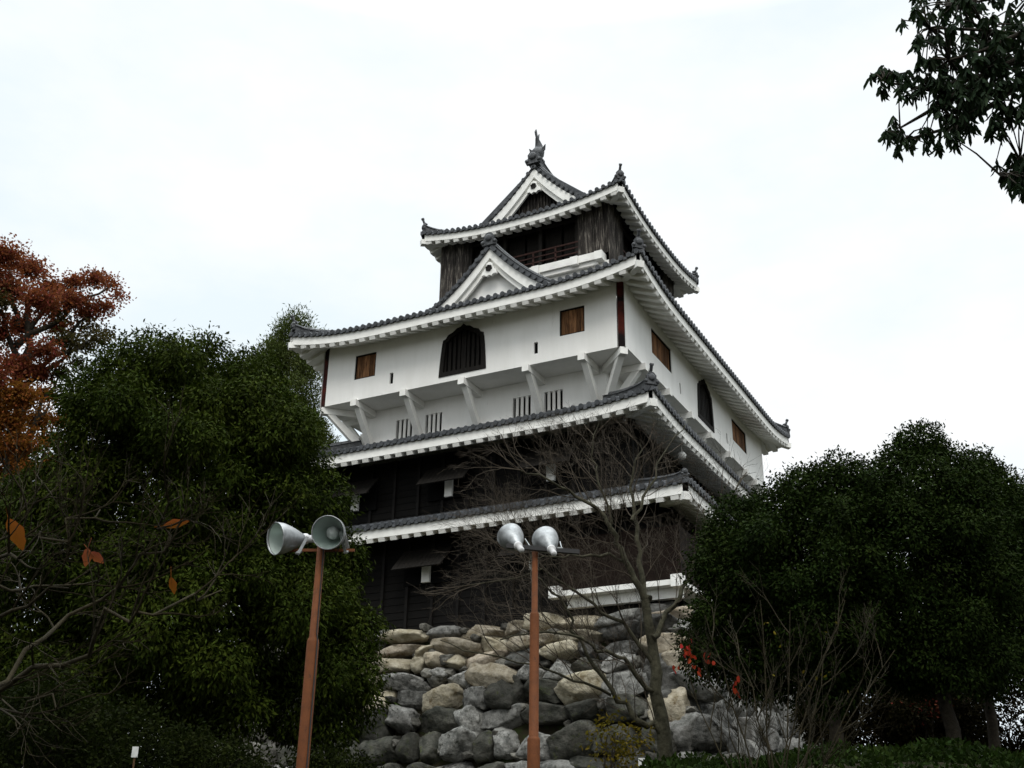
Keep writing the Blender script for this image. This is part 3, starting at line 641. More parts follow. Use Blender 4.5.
# ------------------------------------------------------------------ boulder wall under the keep
wallr = empty('stone_wall', (-6.5, 8.65, 4.0), 'high rough boulder wall carrying the castle, tan stones on top and grey below', 'stone wall')
STX = 1.72; ZS = J - 9.62
def rough_stone(c, sx, sy, sz, ax, seed, sub=10, jag=.10):
    """one boulder: rounded box with broken faces"""
    rs = np.random.default_rng(seed); n = sub
    g = np.linspace(-1, 1, n + 1); V = []; F = []; idx = {}
    def vid(p):
        k = tuple(np.round(p, 4))
        if k not in idx: idx[k] = len(V); V.append(np.array(p, float))
        return idx[k]
    for a in range(3):
        for sgn in (-1, 1):
            for i in range(n):
                for j in range(n):
                    q = []
                    for (u_, v_) in ((g[i], g[j]), (g[i + 1], g[j]), (g[i + 1], g[j + 1]), (g[i], g[j + 1])):
                        p = [0, 0, 0]; p[a] = sgn; p[(a + 1) % 3] = u_; p[(a + 2) % 3] = v_; q.append(vid(p))
                    F.append(q if sgn > 0 else q[::-1])
    V = np.array(V); r = np.linalg.norm(V, axis=1, keepdims=True); pw = 7.0
    sup = (np.abs(V) ** pw).sum(1, keepdims=True) ** (1 / pw); U = V / sup
    ck = rs.uniform(-.24, .24, (2, 2, 2, 3)) * np.array([1, .4, 1])      # skew the block so no two outlines match
    wx = (1 + np.clip(U, -1, 1)) / 2; dU = np.zeros_like(U)
    for a in (0, 1):
        for b in (0, 1):
            for c_ in (0, 1):
                dU += ck[a, b, c_] * ((wx[:, [0]] if a else 1 - wx[:, [0]]) * (wx[:, [1]] if b else 1 - wx[:, [1]]) * (wx[:, [2]] if c_ else 1 - wx[:, [2]]))
    U = U + dU
    ph = rs.uniform(0, 6, 6)
    nse = np.sin(U[:, [0]] * 3.1 + ph[0] + 1.3 * U[:, [1]]) * np.sin(U[:, [2]] * 3.7 + ph[1]) + .5 * np.sin(U[:, [1]] * 7 + ph[2]) * np.sin(U[:, [0]] * 6.2 + ph[3] + U[:, [2]] * 5)
    U = U * (1 + jag * .6 * nse)
    dirs = rs.normal(size=(16, 3)); dirs /= np.linalg.norm(dirs, axis=1, keepdims=True)
    for k in range(16):                               # chop flat facets
        lim = rs.uniform(.78, 1.20); pr = U @ dirs[k]; ov = np.maximum(pr - lim, 0)[:, None]; U = U - dirs[k] * ov * .97
    U = U + rs.normal(size=U.shape) * .022
    A = np.array([list(ax[0]), list(ax[1]), list(ax[2])]); W = (U * np.array([sx, sy, sz])) @ A + np.array(list(c))
    return W, np.array(F)
def stone_rows(o, e, L, seed0, collect, visible):
    """courses of stones from the top down; wall leans back (batter)"""
    e = Vector(e); inn = Vector((-e.y, e.x, 0)); z = ZS; row = 0; Zv = Vector((0, 0, 1)); rs = random.Random(seed0)
    while z > 2.6:
        hgt = (.44, .48, .52, .60, .72, .80, .86, .92, .96, 1.0)[min(row, 9)] * rs.uniform(.92, 1.1); bat = (ZS - z + hgt / 2) * .26
        ext = bat; s = -ext - rs.uniform(0, .6)
        while s < L + ext:
            w_ = rs.uniform(.65, 1.65) if row < 4 else rs.uniform(.75, 1.6)
            hh = hgt * rs.uniform(.82, 1.25); tilt = rs.uniform(-.07, .07) if row < 3 else rs.uniform(-.26, .26)
            c = Vector(o) + e * (s + w_ / 2) - inn * (bat - .38 + rs.uniform(-.12, .14)) + Zv * (z - hgt / 2 + rs.uniform(-.08, .08))
            a0 = (e * math.cos(tilt) + Zv * math.sin(tilt)); a2 = (Zv * math.cos(tilt) - e * math.sin(tilt))
            W, F = rough_stone(c, w_ * .55, .62, hh * .57, (a0, inn, a2), rs.randrange(10 ** 6))
            vis = visible and -11.2 < c.x < 3.0 and c.z > 3.9
            collect.append((W, F, row, vis, c))
            if rs.random() < .7:                     # wedge stones in the joints
                q_ = c + e * (w_ * .5) + Zv * (hgt * rs.uniform(-.5, .5)) - inn * .22; W, F = rough_stone(q_, rs.uniform(.12, .26), .3, rs.uniform(.10, .2), (a0, inn, a2), rs.randrange(10 ** 6)); collect.append((W, F, row, False, q_))
            s += w_ * .97
        z -= hgt * .94; row += 1
SL = []
stone_rows((X0 - STX, Y0 - STX, 0), (1, 0, 0), X1 - X0 + 2 * STX, 5, SL, True)
SR = []
stone_rows((X1 + STX, Y0 - STX, 0), (0, 1, 0), Y1 - Y0 + 2 * STX, 9, SR, False)
stone_rows((X0 - STX, Y1 + STX, 0), (0, -1, 0), Y1 - Y0 + 2 * STX, 12, SR, False)
stone_rows((X1 + STX, Y1 + STX, 0), (-1, 0, 0), X1 - X0 + 2 * STX, 14, SR, False)
nb = 0; rest = []
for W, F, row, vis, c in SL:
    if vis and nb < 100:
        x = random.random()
        m = M['stone_tan'] if x < (.82, .80, .66, .45, .22, .08, .04, .03)[min(row, 7)] else (M['stone_dark'] if random.random() < (.05, .08, .15, .3, .45, .55, .6, .6)[min(row, 7)] else M['stone_grey'])  # more dark stones lower down: mossy courses plus painted-in tree shade
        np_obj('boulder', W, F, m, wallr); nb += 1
    else: rest.append((W, F))
off = 0; VV = []; FF = []
for W, F in rest: VV.append(W); FF.append(F + off); off += len(W)
q = np_obj('wedge_stones', np.concatenate(VV), np.concatenate(FF), M['stone_mix'], wallr); q['kind'] = 'stuff'
rest = [(W, F) for W, F, *_ in SR]
off = 0; VV = []; FF = []
for W, F in rest: VV.append(W); FF.append(F + off); off += len(W)
q = np_obj('rubble', np.concatenate(VV), np.concatenate(FF), M['stone_pale'], wallr); q['kind'] = 'stuff'
b = MB(); bt = (ZS - 1.5) * .26; q0 = STX - .25; q1 = q0 + bt
b.add([(X0 - q0, Y0 - q0, ZS - .2), (X1 + q0, Y0 - q0, ZS - .2), (X1 + q0, Y1 + q0, ZS - .2), (X0 - q0, Y1 + q0, ZS - .2), (X0 - q1, Y0 - q1, 1.5), (X1 + q1, Y0 - q1, 1.5), (X1 + q1, Y1 + q1, 1.5), (X0 - q1, Y1 + q1, 1.5)],
      [(0, 1, 2, 3), (0, 4, 5, 1), (1, 5, 6, 2), (2, 6, 7, 3), (3, 7, 4, 0)])
b.build('earth_core', M['earth'], wallr)

# ------------------------------------------------------------------ vegetation
def leaves_mesh(P, D, length, width, wide6=False, NH=None):
    """leaf blades at P (n,3) along D (n,3)"""
    n = len(P); D = D / np.linalg.norm(D, axis=1, keepdims=True)
    rnd = rng.normal(size=(n, 3)) if NH is None else NH + rng.normal(size=(n, 3)) * .45; S = np.cross(D, rnd); S /= np.linalg.norm(S, axis=1, keepdims=True) + 1e-9; N = np.cross(S, D)
    l = (length * rng.uniform(.7, 1.25, n))[:, None]; w_ = (width * rng.uniform(.75, 1.2, n))[:, None]
    if wide6:
        V = np.stack([P, P + D * l * .28 + S * w_ * .44 + N * w_ * .12, P + D * l * .78 + S * w_ * .40 + N * w_ * .06 - N * l * .05, P + D * l - N * l * .16, P + D * l * .78 - S * w_ * .40 + N * w_ * .06 - N * l * .05, P + D * l * .28 - S * w_ * .44 + N * w_ * .12], 1).reshape(-1, 3)
        k = np.arange(n)[:, None] * 6; F = np.concatenate([k + np.array([[0, 1, 4, 5]]), k + np.array([[1, 2, 3, 4]])], 0)
        F = np.concatenate([k + np.array([[0, 1, 2, 3]]), k + np.array([[0, 3, 4, 5]])], 0)
        return V, F
    V = np.stack([P, P + D * l * .45 + S * w_ * .5, P + D * l, P + D * l * .45 - S * w_ * .5], 1).reshape(-1, 3)
    return V, np.arange(n * 4).reshape(n, 4)
def unit(n):
    v = rng.normal(size=(n, 3)); return v / np.linalg.norm(v, axis=1, keepdims=True)
def clump_points(blobs, per_m2, tuft=8, tr=.16, shell=.72, droop=.55, flat=1.0, inner=.15):
    """blobs: (centre, (rx,ry,rz)); tufts of leaves through each clump's outer shell"""
    C = np.array([list(b[0]) for b in blobs]); Rr = np.array([list(b[1]) for b in blobs]); PP = []; DD = []; NN = []
    for i in range(len(blobs)):
        area = 4 * math.pi * (Rr[i].prod()) ** (2 / 3); n = max(4, int(area * per_m2)); u = unit(n)
        rad = np.where(rng.random(n) < inner, rng.uniform(.2, shell, n), rng.uniform(shell, 1.0, n)); p = C[i] + u * Rr[i] * rad[:, None]
        dn = (((p[:, None, :] - C[None]) / (Rr[None] * .62)) ** 2).sum(2); dn[:, i] = 9; p = p[dn.min(1) > 1]; u = u[dn.min(1) > 1]
        if not len(p): continue
        q = np.repeat(p, tuft, 0) + rng.normal(size=(len(p) * tuft, 3)) * tr * np.array([1, 1, flat]); d = np.repeat(u, tuft, 0) * .7 + unit(len(q)) * .8 + np.array([0, 0, -droop]); PP.append(q); DD.append(d); NN.append(np.repeat(u, tuft, 0) * .8 + np.array([0, 0, .6]))
    clump_points.normals = np.concatenate(NN); return np.concatenate(PP), np.concatenate(DD)
def bumpy(envs, nper, r0, r1, squash=.8, seed=1):
    """sub-clumps spread over big ellipsoids (centre, radii)"""
    rs = np.random.default_rng(seed); B = []
    for (c, r), k in zip(envs, nper):
        c = np.array(list(c)); r = np.array(r)
        for i in range(k):
            u = rs.normal(size=3); u /= np.linalg.norm(u); q = rs.uniform(r0, r1); B.append((c + u * (r - q * .62) * rs.uniform(.86, 1.05), (q, q, q * squash)))
        B.append((c, tuple(r * .72)))
    return B
def limb(mb, a, b_, r0, r1, wob=.12, n=6, sides=7):
    a, b_ = Vector(a), Vector(b_); L = (b_ - a).length; P = []
    for k in range(n + 1):
        t = k / n; p = a.lerp(b_, t); q = math.sin(math.pi * t) * wob * L * .5
        P.append(p + Vector((random.uniform(-q, q), random.uniform(-q, q), random.uniform(-q, q) * .5 + q * .3)))
    mb.tube(P, [r0 + (r1 - r0) * k / n for k in range(n + 1)], sides); return P
def leafy_tree(name, label, cat, base, envs, nper, r0, r1, m, bark, trunk_r, per_m2, ll, lw, tuft=8, tr=.16, droop=.55, limbs=10, seed=1, squash=.8, shell=.72, flat=1.0, inner=.15, group=None, fork=.35):
    root = empty(name, base, label, cat, group); B = bumpy(envs, nper, r0, r1, squash, seed)
    P, D = clump_points(B, per_m2, tuft, tr, shell, droop, flat, inner); V, F = leaves_mesh(P, D, ll, lw, NH=clump_points.normals)
    t = MB(); top_ = Vector(envs[0][0]); fk = Vector(base).lerp(top_, fork)
    limb(t, Vector(base) - Vector((0, 0, .3)), fk, trunk_r * 1.25, trunk_r * .85, .04); limb(t, fk, top_ + Vector((0, 0, envs[0][1][2] * .5)), trunk_r * .85, trunk_r * .2, .06); t.build('trunk', bark, root)
    t = MB()
    for k in range(limbs):
        c = B[random.randrange(len(B))][0]; limb(t, fk.lerp(top_, random.uniform(0, .8)), c, trunk_r * .4, trunk_r * .06, .12, 6, 5)
    t.build('limbs', bark, root); np_obj('crown', V, F, m, root); return root

def gp(px, d):
    p = at(px, 700, d); return Vector((p.x, p.y, ground(p.x, p.y)))
# big evergreen on the left
leafy_tree('broadleaf_tree', 'big round dark green tree left of the castle, behind the first floodlight pole', 'tree', gp(190, 21),
    [(at(186, 500, 21), (2.80, 2.8, 3.0)), (at(192, 436, 21), (2.05, 2.1, 2.0)), (at(215, 640, 21), (2.9, 2.8, 1.9)), (at(232, 455, 21), (1.5, 1.7, 1.6)), (at(128, 530, 21), (1.4, 1.9, 1.4)), (at(322, 690, 20.6), (.95, 1.0, 1.0)), (at(80, 560, 21), (1.5, 1.6, 1.9)), (at(284, 585, 21), (1.25, 1.6, 1.75)), (at(60, 690, 21), (1.9, 1.6, 1.7)), (at(15, 590, 21.5), (1.6, 1.6, 2.0))],
    [90, 66, 60, 38, 26, 20, 30, 22, 22, 26], .34, .66, M['leaf_left'], M['bark_dark'], .24, 52, .105, .038, tuft=10, tr=.085, droop=.75, seed=3, inner=.3)
# tall slender tree behind it
leafy_tree('conifer_tree', 'yellowish green slender tree peeking out behind the left end of the castle roof', 'tree', gp(285, 52),
    [(at(285, 415, 52), (1.9, 2.0, 3.6)), (at(294, 340, 52), (.75, .8, 1.5)), (at(272, 362, 52), (.95, 1.0, 1.7)), (at(256, 385, 52), (.9, 1.0, 1.5)), (at(310, 355, 52), (.7, .8, 1.2)), (at(300, 450, 52), (2.0, 2.1, 2.6))], [36, 12, 12, 9, 8, 18], .22, .5, M['leaf_conifer'], M['bark_dark'], .25, 34, .17, .05, tuft=8, tr=.2, droop=-.5, seed=8, squash=1.3, limbs=6, inner=.05)
# maple with autumn leaves at the left edge
mroot = empty('maple_tree', gp(10, 29), 'autumn maple with red brown top and orange lower leaves at left edge', 'tree')
rs = random.Random(21)
def maple_blobs(pts, d): return [(at(x, y, d + rs.uniform(-1.2, 1.2)), (r * 29 / 1220, r * 29 / 1220, r * 29 / 1220 * .5)) for x, y, r in pts]
red = [(5, 255, 26), (30, 268, 26), (52, 288, 22), (75, 282, 16), (95, 280, 16), (112, 283, 11), (118, 295, 9), (104, 306, 15), (88, 312, 18), (68, 300, 20), (40, 300, 28), (10, 290, 30), (-15, 270, 40), (-55, 275, 34), (-85, 300, 34), (-60, 325, 36), (-100, 340, 28), (-60, 370, 32), (-90, 380, 26), (60, 325, 18), (20, 325, 26), (-10, 330, 40), (45, 350, 20), (15, 365, 26), (38, 372, 22), (-15, 375, 40), (100, 278, 10), (80, 300, 14)]
olv = [(100, 338, 13), (85, 345, 16), (66, 340, 18), (78, 362, 12), (60, 372, 14), (108, 332, 8), (55, 312, 14), (90, 328, 12), (-5, 300, 20)]
orn = [(20, 395, 28), (45, 395, 18), (5, 420, 32), (38, 420, 22), (20, 445, 30), (-10, 400, 40), (-10, 450, 40), (50, 440, 18), (8, 475, 26), (-15, 490, 36), (-55, 420, 34), (-70, 460, 30), (-85, 410, 22), (-50, 495, 28), (30, 470, 24), (55, 462, 18), (10, 510, 30), (40, 505, 22), (60, 420, 14)]
for nm, pts, m in (('red_leaves', red, 'leaf_maple'), ('olive_leaves', olv, 'leaf_olive'), ('orange_leaves', orn, 'leaf_orange')):
    P, D = clump_points(maple_blobs(pts, 29), 80, 7, .13, .3, .25, .6, .5); V, F = leaves_mesh(P, D, .085, .055); np_obj(nm, V, F, M[m], mroot)
t = MB(); limb(t, gp(10, 29) - Vector((0, 0, .3)), at(12, 470, 29), .3, .22, .03); P = limb(t, at(12, 470, 29), at(30, 290, 29), .2, .05, .05); t.build('trunk', M['bark_dark'], mroot)
t = MB()
for (x, y) in ((112, 285), (105, 306), (95, 338), (60, 372), (75, 282), (-15, 280), (45, 440), (5, 255), (85, 345), (50, 400)): limb(t, at(14 + rs.uniform(-3, 8), min(470, y + rs.uniform(40, 90)), 29), at(x, y, 29), .09, .02, .12, 6, 5)
t.build('limbs', M['bark_dark'], mroot)
# dark evergreens on the right
gR = 'dark evergreens on the right bank'
leafy_tree('evergreen_tree', 'tallest dark evergreen on the right, its peak rising above its neighbours', 'tree', gp(949, 23),
    [(at(925, 575, 23), (1.6, 2.0, 2.2)), (at(920, 466, 23), (.66, .8, 1.2)), (at(921, 449, 23), (.36, .4, .45)), (at(903, 505, 23), (1.0, 1.1, 1.2)), (at(943, 500, 23), (.95, 1.1, 1.1)), (at(890, 620, 23), (1.4, 1.8, 1.4)), (at(950, 652, 23), (1.3, 1.5, .95))], [60, 20, 8, 30, 26, 36, 24], .28, .54, M['leaf_right'], M['bark_dark'], .13, 52, .085, .042, tuft=9, tr=.08, inner=.3, seed=4, fork=.55, group=gR)
leafy_tree('evergreen_tree', 'dark evergreen nearest the castle, its low branches covering the stone corner', 'tree', gp(835, 22),
    [(at(815, 580, 22), (1.7, 2.0, 2.0)), (at(852, 502, 22), (.90, 1.1, 1.05)), (at(812, 525, 22), (.95, 1.2, 1.15)), (at(752, 545, 22), (.85, 1.1, 1.2)), (at(735, 600, 22), (.9, 1.2, 1.4)), (at(780, 525, 22), (.65, .8, .7)), (at(850, 625, 22), (1.3, 1.4, 1.2)), (at(722, 650, 22), (.75, .9, .8)), (at(775, 665, 22), (1.0, .9, .8)), (at(830, 680, 22), (.8, .9, .6))], [60, 30, 30, 26, 28, 16, 28, 16, 18, 12], .26, .50, M['leaf_right'], M['bark_dark'], .13, 52, .085, .042, tuft=9, tr=.08, inner=.3, seed=5, group=gR)
leafy_tree('evergreen_tree', 'dark evergreen behind the tallest one, its shoulder showing to the right', 'tree', gp(984, 25.5),
    [(at(975, 565, 25.5), (1.4, 1.7, 1.9)), (at(985, 496, 25.5), (.72, .9, 1.1)), (at(1000, 620, 25.5), (1.5, 1.5, 1.2))], [54, 26, 30], .28, .54, M['leaf_right'], M['bark_dark'], .11, 48, .09, .045, tuft=9, tr=.08, inner=.3, seed=6, fork=.5, group=gR)
leafy_tree('evergreen_tree', 'dark evergreen cut off by the right edge, with a brown trunk', 'tree', gp(1014, 27),
    [(at(1045, 580, 27), (1.5, 1.6, 2.2)), (at(1048, 535, 27), (1.0, 1.1, 1.2)), (at(1020, 630, 27), (1.3, 1.3, 1.0))], [48, 26, 22], .30, .56, M['leaf_right'], M['bark_brown'], .12, 46, .09, .045, tuft=9, tr=.08, inner=.3, seed=7, fork=.5, group=gR)

# overhanging branches, top right
oroot = empty('overhanging_tree', gp(1400, 8.5), 'nearby tree whose dark leafy branches hang into the top right corner', 'tree')
tb = MB(); bb = MB(); tip = []
tbase = gp(1400, 8.5); limb(tb, tbase - Vector((0, 0, .2)), at(1330, 60, 8.6), .22, .13, .03); limb(tb, at(1330, 60, 8.6), at(1250, -300, 8.6), .13, .04, .04); tb.build('trunk', M['bark_dark'], oroot)
rs = random.Random(5)
main = [[(1330, 120), (1180, 60), (1060, 40), (985, 30), (930, 28)], [(1330, 60), (1150, -10), (1040, -10), (960, 5)], [(1060, 40), (985, 75), (930, 90), (885, 82)], [(1060, 40), (1000, 100), (960, 125), (905, 140)], [(1180, 60), (1080, 120), (1020, 160), (1000, 175)], [(985, 75), (940, 105), (900, 128)],
        [(1150, -10), (1050, 20), (985, 50), (950, 60)], [(1180, 60), (1090, 90), (1040, 110), (1010, 118)]]
for pth in main:
    dd = 8.6 + rs.uniform(-.5, .5); P = [at(x, y, 8.6 + (dd - 8.6) * i / len(pth)) for i, (x, y) in enumerate(pth)]
    bb.tube(P, [.035 * (1 - .72 * i / (len(P) - 1)) for i in range(len(P))], 6)
# whorls of leaves: a list of clump centres (pixel, radius)
whl = []
for (x, y, r, k) in ((945, 20, 38, 26), (990, 30, 45, 40), (1030, 40, 45, 34), (910, 35, 13, 6), (885, 78, 14, 9), (905, 82, 14, 8), (930, 78, 24, 18), (965, 75, 34, 30), (1000, 80, 36, 30), (960, 112, 26, 20), (945, 130, 18, 9), (985, 118, 26, 14), (893, 128, 10, 5), (903, 142, 10, 6), (920, 140, 9, 4), (1022, 108, 16, 6), (1010, 165, 16, 12), (1025, 180, 18, 14), (1060, 140, 26, 14), (1050, 60, 60, 40), (925, 8, 12, 7)):
    for i in range(int(k * 1.15)):
        a = rs.uniform(0, 6.283); q = r * math.sqrt(rs.random()) * 1.08; whl.append(at(x + q * math.cos(a), y + q * math.sin(a) - 4, 8.6 + rs.uniform(-.45, .45)))
PP = []; DD = []
for c in whl:
    n = rs.randint(6, 10); a0 = rs.uniform(0, 6.28)
    for j in range(n):
        a = a0 + 6.283 * j / n + rs.uniform(-.3, .3); PP.append(list(c + Vector((0, 0, rs.uniform(-.05, .03))))); DD.append([math.cos(a) * .62, math.sin(a) * .62, -rs.uniform(.5, 2.2)])
    near = min((p for pth in main for p in [at(x, y, 8.6) for x, y in pth]), key=lambda p: (p - c).length)
    if (near - c).length < .9: bb.tube([near, near.lerp(c, .5) + Vector((0, 0, .03)), c], [.010, .007, .004], 4)
V, F = leaves_mesh(np.array(PP), np.array(DD), .115, .034, True); np_obj('leaves', V, F, M['leaf_near'], oroot); bb.build('branches', M['bark_dark'], oroot)

# bare trees: recursive branching
CROWN = None
def grow(mb, p, d, r, L, depth, rs, bend=.22, up=.10, split=(2, 3), ang=.65, rmin=.0025, shrink=.72, ends=None, sides=6):
    if CROWN:
        c_, r_ = CROWN; v_ = p + d * (L * .8) - c_
        if (v_.dot(RH) / r_[0]) ** 2 + (v_.dot(FH) / r_[1]) ** 2 + (v_.z / r_[2]) ** 2 > 1: return
    n = 5; P = [p.copy()]; q = p.copy(); dd = d.copy(); rad = [r]; kids = []
    for k in range(n):
        dd = (dd + Vector((rs.gauss(0, bend), rs.gauss(0, bend), rs.gauss(0, bend) + up)) * .5).normalized(); q = q + dd * (L / n); P.append(q.copy()); rad.append(r * (1 - .42 * (k + 1) / n))
        if k >= 1 and depth > 0 and rs.random() < .6: kids.append((q.copy(), dd.copy(), r * (1 - .42 * (k + 1) / n)))
    mb.tube(P, rad, max(3, sides if r > .02 else (4 if r > .008 else 3)), cap=False)
    if ends is not None and depth == 0: ends.append(q.copy())
    if depth <= 0: return
    for i in range(rs.randint(*split)): kids.append((q.copy(), dd.copy(), rad[-1]))
    for (q, dd, rr) in kids:
        ax = Vector((rs.gauss(0, 1), rs.gauss(0, 1), rs.gauss(0, 1))); ax = (ax - dd * ax.dot(dd)).normalized(); nd_ = (dd + ax * math.tan(ang * rs.uniform(.5, 1.25))).normalized()
        grow(mb, q, nd_, max(rmin, rr * rs.uniform(.55, .8)), L * shrink * rs.uniform(.7, 1.1), depth - 1, rs, bend, up, split, ang, rmin, shrink, ends, sides)
def stem(mb, pts, r0, r1, sub=3, wob=.02):
    P = [Vector(p) for p in pts]; Q = []
    for i in range(len(P) - 1):
        a_, b_, c_, d_ = P[max(i - 1, 0)], P[i], P[i + 1], P[min(i + 2, len(P) - 1)]
        for k in range(sub):
            t = k / sub; cr = (b_ * 2 + (c_ - a_) * t + (a_ * 2 - b_ * 5 + c_ * 4 - d_) * t * t + (b_ * 3 - a_ - c_ * 3 + d_) * t ** 3) * .5
            Q.append(cr + Vector((random.gauss(0, wob), random.gauss(0, wob), random.gauss(0, wob))))
    Q.append(P[-1]); mb.tube(Q, [r0 + (r1 - r0) * (i / (len(Q) - 1)) ** .8 for i in range(len(Q))], 8); return Q
rs = random.Random(33)
DC = 24; CROWN = (at(612, 552, DC), (4.4, 3.6, 3.35))
croot = empty('bare_tree', gp(662, DC), 'leafless spreading tree in front of the castle corner with mossy grey trunk', 'tree')
tk = MB(); tw = MB()
gb = gp(662, DC)
S0 = stem(tk, [gb - Vector((0, 0, .3)), at(664, 735, DC), at(658, 690, DC), at(652, 640, DC), at(645, 600, DC)], .19, .09)
mains = [
 ([(645, 600), (625, 560), (612, 530), (590, 505), (560, 487), (520, 470)], .12, .025, -.6), ([(645, 600), (640, 560), (634, 520), (632, 480), (640, 445)], .11, .02, .5), ([(652, 640), (672, 605), (690, 570), (715, 520), (740, 480)], .10, .02, .8),
 ([(634, 520), (650, 490), (662, 455), (685, 425)], .06, .015, 1.2), ([(625, 560), (590, 555), (560, 553), (530, 560)], .06, .015, -1.2), ([(660, 700), (630, 665), (600, 650), (560, 630), (500, 640)], .09, .02, -1.5),
 ([(664, 735), (640, 720), (610, 690), (580, 640), (560, 600), (530, 570)], .12, .02, -1.0), ([(655, 670), (620, 625), (585, 600), (540, 575), (470, 585)], .08, .018, -.9), ([(612, 530), (600, 480), (590, 450), (600, 420)], .05, .012, .2), ([(690, 570), (730, 560), (770, 520)], .05, .012, 1.4), ([(610, 690), (560, 675), (500, 660), (440, 640)], .05, .012, -1.8)]
for pts, r0, r1, dz in mains:
    k = len(pts) - 1; Q = stem(tk, [at(x, y, DC + dz * i / k) for i, (x, y) in enumerate(pts)], r0 * .7, r1 * .7, 4, .045)
    for i in range(2, len(Q) - 1):
        if rs.random() < 1.0:
            d = (Q[i + 1] - Q[i - 1]).normalized(); ax = Vector((rs.gauss(0, 1), rs.gauss(0, 1), rs.gauss(.3, .8))); d = (d + (ax - d * ax.dot(d)).normalized() * .8).normalized()
            grow(tw, Q[i], d, .013, rs.uniform(.7, 1.1), 3, rs, .24, .05, (1, 2), .62, .0021, .74)
    d = (Q[-1] - Q[-2]).normalized()
    for _ in range(4): grow(tw, Q[-1], (d + Vector((rs.gauss(0, .3), rs.gauss(0, .3), rs.gauss(0, .3)))).normalized(), .011, 1.0, 3, rs, .24, .03, (1, 2), .62, .0021, .76)
CROWN = None
tk.build('trunk', M['bark'], croot); tw.build('twigs', M['twig'], croot)

# bare branches close to the camera at left
rs = random.Random(44); DN = 3.6
nroot = empty('bare_branch_tree', gp(-330, 3.9), 'bare grey brown branches reaching in from the left edge with a few dry leaves', 'tree')
tk = MB(); tw = MB(); ends = []
nb_ = gp(-330, 3.9); stem(tk, [nb_ - Vector((0, 0, .1)), at(-300, 900, 3.9), at(-250, 760, 3.8)], .09, .06)
for pts, r0 in (([(-250, 760), (-120, 720), (-10, 690), (60, 665), (110, 630), (165, 610), (222, 590)], .022), ([(-120, 720), (-40, 640), (30, 600), (75, 580)], .018), ([(-10, 690), (40, 640), (95, 600), (140, 560), (165, 530), (180, 497)], .013), ([(-250, 760), (-130, 640), (-60, 580), (10, 560), (60, 540), (100, 510)], .018),
                ([(-60, 580), (0, 590), (55, 590), (105, 575)], .011), ([(-130, 640), (-30, 560), (20, 530), (38, 498)], .010), ([(-120, 720), (-20, 720), (40, 705), (65, 690)], .011)):
    k = len(pts) - 1; Q = stem(tk, [at(x, y, DN + rs.uniform(-.15, .15) + .25 * math.sin(i)) for i, (x, y) in enumerate(pts)], r0 * .62, .0022, 3)
    for i in range(4, len(Q) - 1):
        if rs.random() < .8:
            d = (Q[i + 1] - Q[i - 1]).normalized(); ax = Vector((rs.gauss(0, 1), rs.gauss(0, 1), rs.gauss(.5, .8))); d = (d + (ax - d * ax.dot(d)).normalized() * .7).normalized(); grow(tw, Q[i], d, .0042, rs.uniform(.12, .24), 2, rs, .22, .08, (1, 2), .6, .0013, .7, ends)
tk.build('branches', M['twig_grey'], nroot); tw.build('twigs', M['twig_grey'], nroot)
for (x, y, l, w_, dx, m) in ((8, 518, .105, .05, .25, 'leaf_rust'), (163, 526, .075, .028, .9, 'leaf_rust'), (171, 577, .055, .024, .1, 'leaf_rust'), (88, 548, .06, .03, -.2, 'leaf_maple'), (90, 552, .05, .028, .5, 'leaf_maple')):
    D = (RT * dx - UP * (1 - abs(dx)) + UP * (.25 if dx > .8 else 0)).normalized(); p0 = at(x, y, DN - .1); S = D.cross(FW).normalized(); Nn = S.cross(D); V = []
    for k in range(9):
        t = k / 8; hw_ = w_ * .5 * math.sin(math.pi * t ** .85) ** .9 if 0 < k < 8 else .0008
        for u_ in (-1, 0, 1): V.append(p0 + D * (l * t) + S * (hw_ * u_ * (1 + .12 * math.sin(k * 2.1 + u_))) + Nn * (abs(u_) * hw_ * .55 + l * .25 * t * t))
    lf = MB(); lf.add(V, [(k * 3 + a, k * 3 + a + 1, k * 3 + a + 4, k * 3 + a + 3) for k in range(8) for a in (0, 1)], True)
    lf.tube([p0 - D * .03 + Nn * .01, p0, p0 + D * .02], .0011, 4); lf.build('dry_leaf', M[m], nroot)

# bare shrub in front of the right trees
def bare_shrub(label, px, d, tops, seed, m, r=.022, depth=2, group=None):
    rs = random.Random(seed); b0 = gp(px, d); root = empty('bare_shrub', b0, label, 'shrub', group); mb = MB()
    for (x, y, dd) in tops:
        Q = stem(mb, [b0 + Vector((rs.gauss(0, .1), rs.gauss(0, .1), -.1)), b0.lerp(at(x, y, d + dd), .45) + Vector((rs.gauss(0, .10), rs.gauss(0, .1), .0)), at(x, y, d + dd)], r, .005, 4)
        for i in range(3, len(Q) - 1):
            if rs.random() < .75:
                dr = (Q[i + 1] - Q[i - 1]).normalized(); ax = Vector((rs.gauss(0, 1), rs.gauss(0, 1), rs.gauss(.2, .6))); dr = (dr + (ax - dr * ax.dot(dr)).normalized() * .7).normalized(); grow(mb, Q[i], dr, .009, rs.uniform(.3, .6), depth, rs, .15, .10, (1, 2), .55, .003, .7)
    mb.build('stems', m, root); return root
sh = bare_shrub('leafless thin stemmed shrub before the right evergreens, with red leaves clinging', 775, 14, [(705, 615, 0), (690, 690, .3), (735, 640, .4), (760, 600, -.3), (790, 610, .3), (830, 640, 0), (870, 660, -.2), (845, 600, .5), (895, 650, .2), (800, 680, -.3), (725, 700, .2)], 3, M['twig_grey'], .015)
P = []; D = []
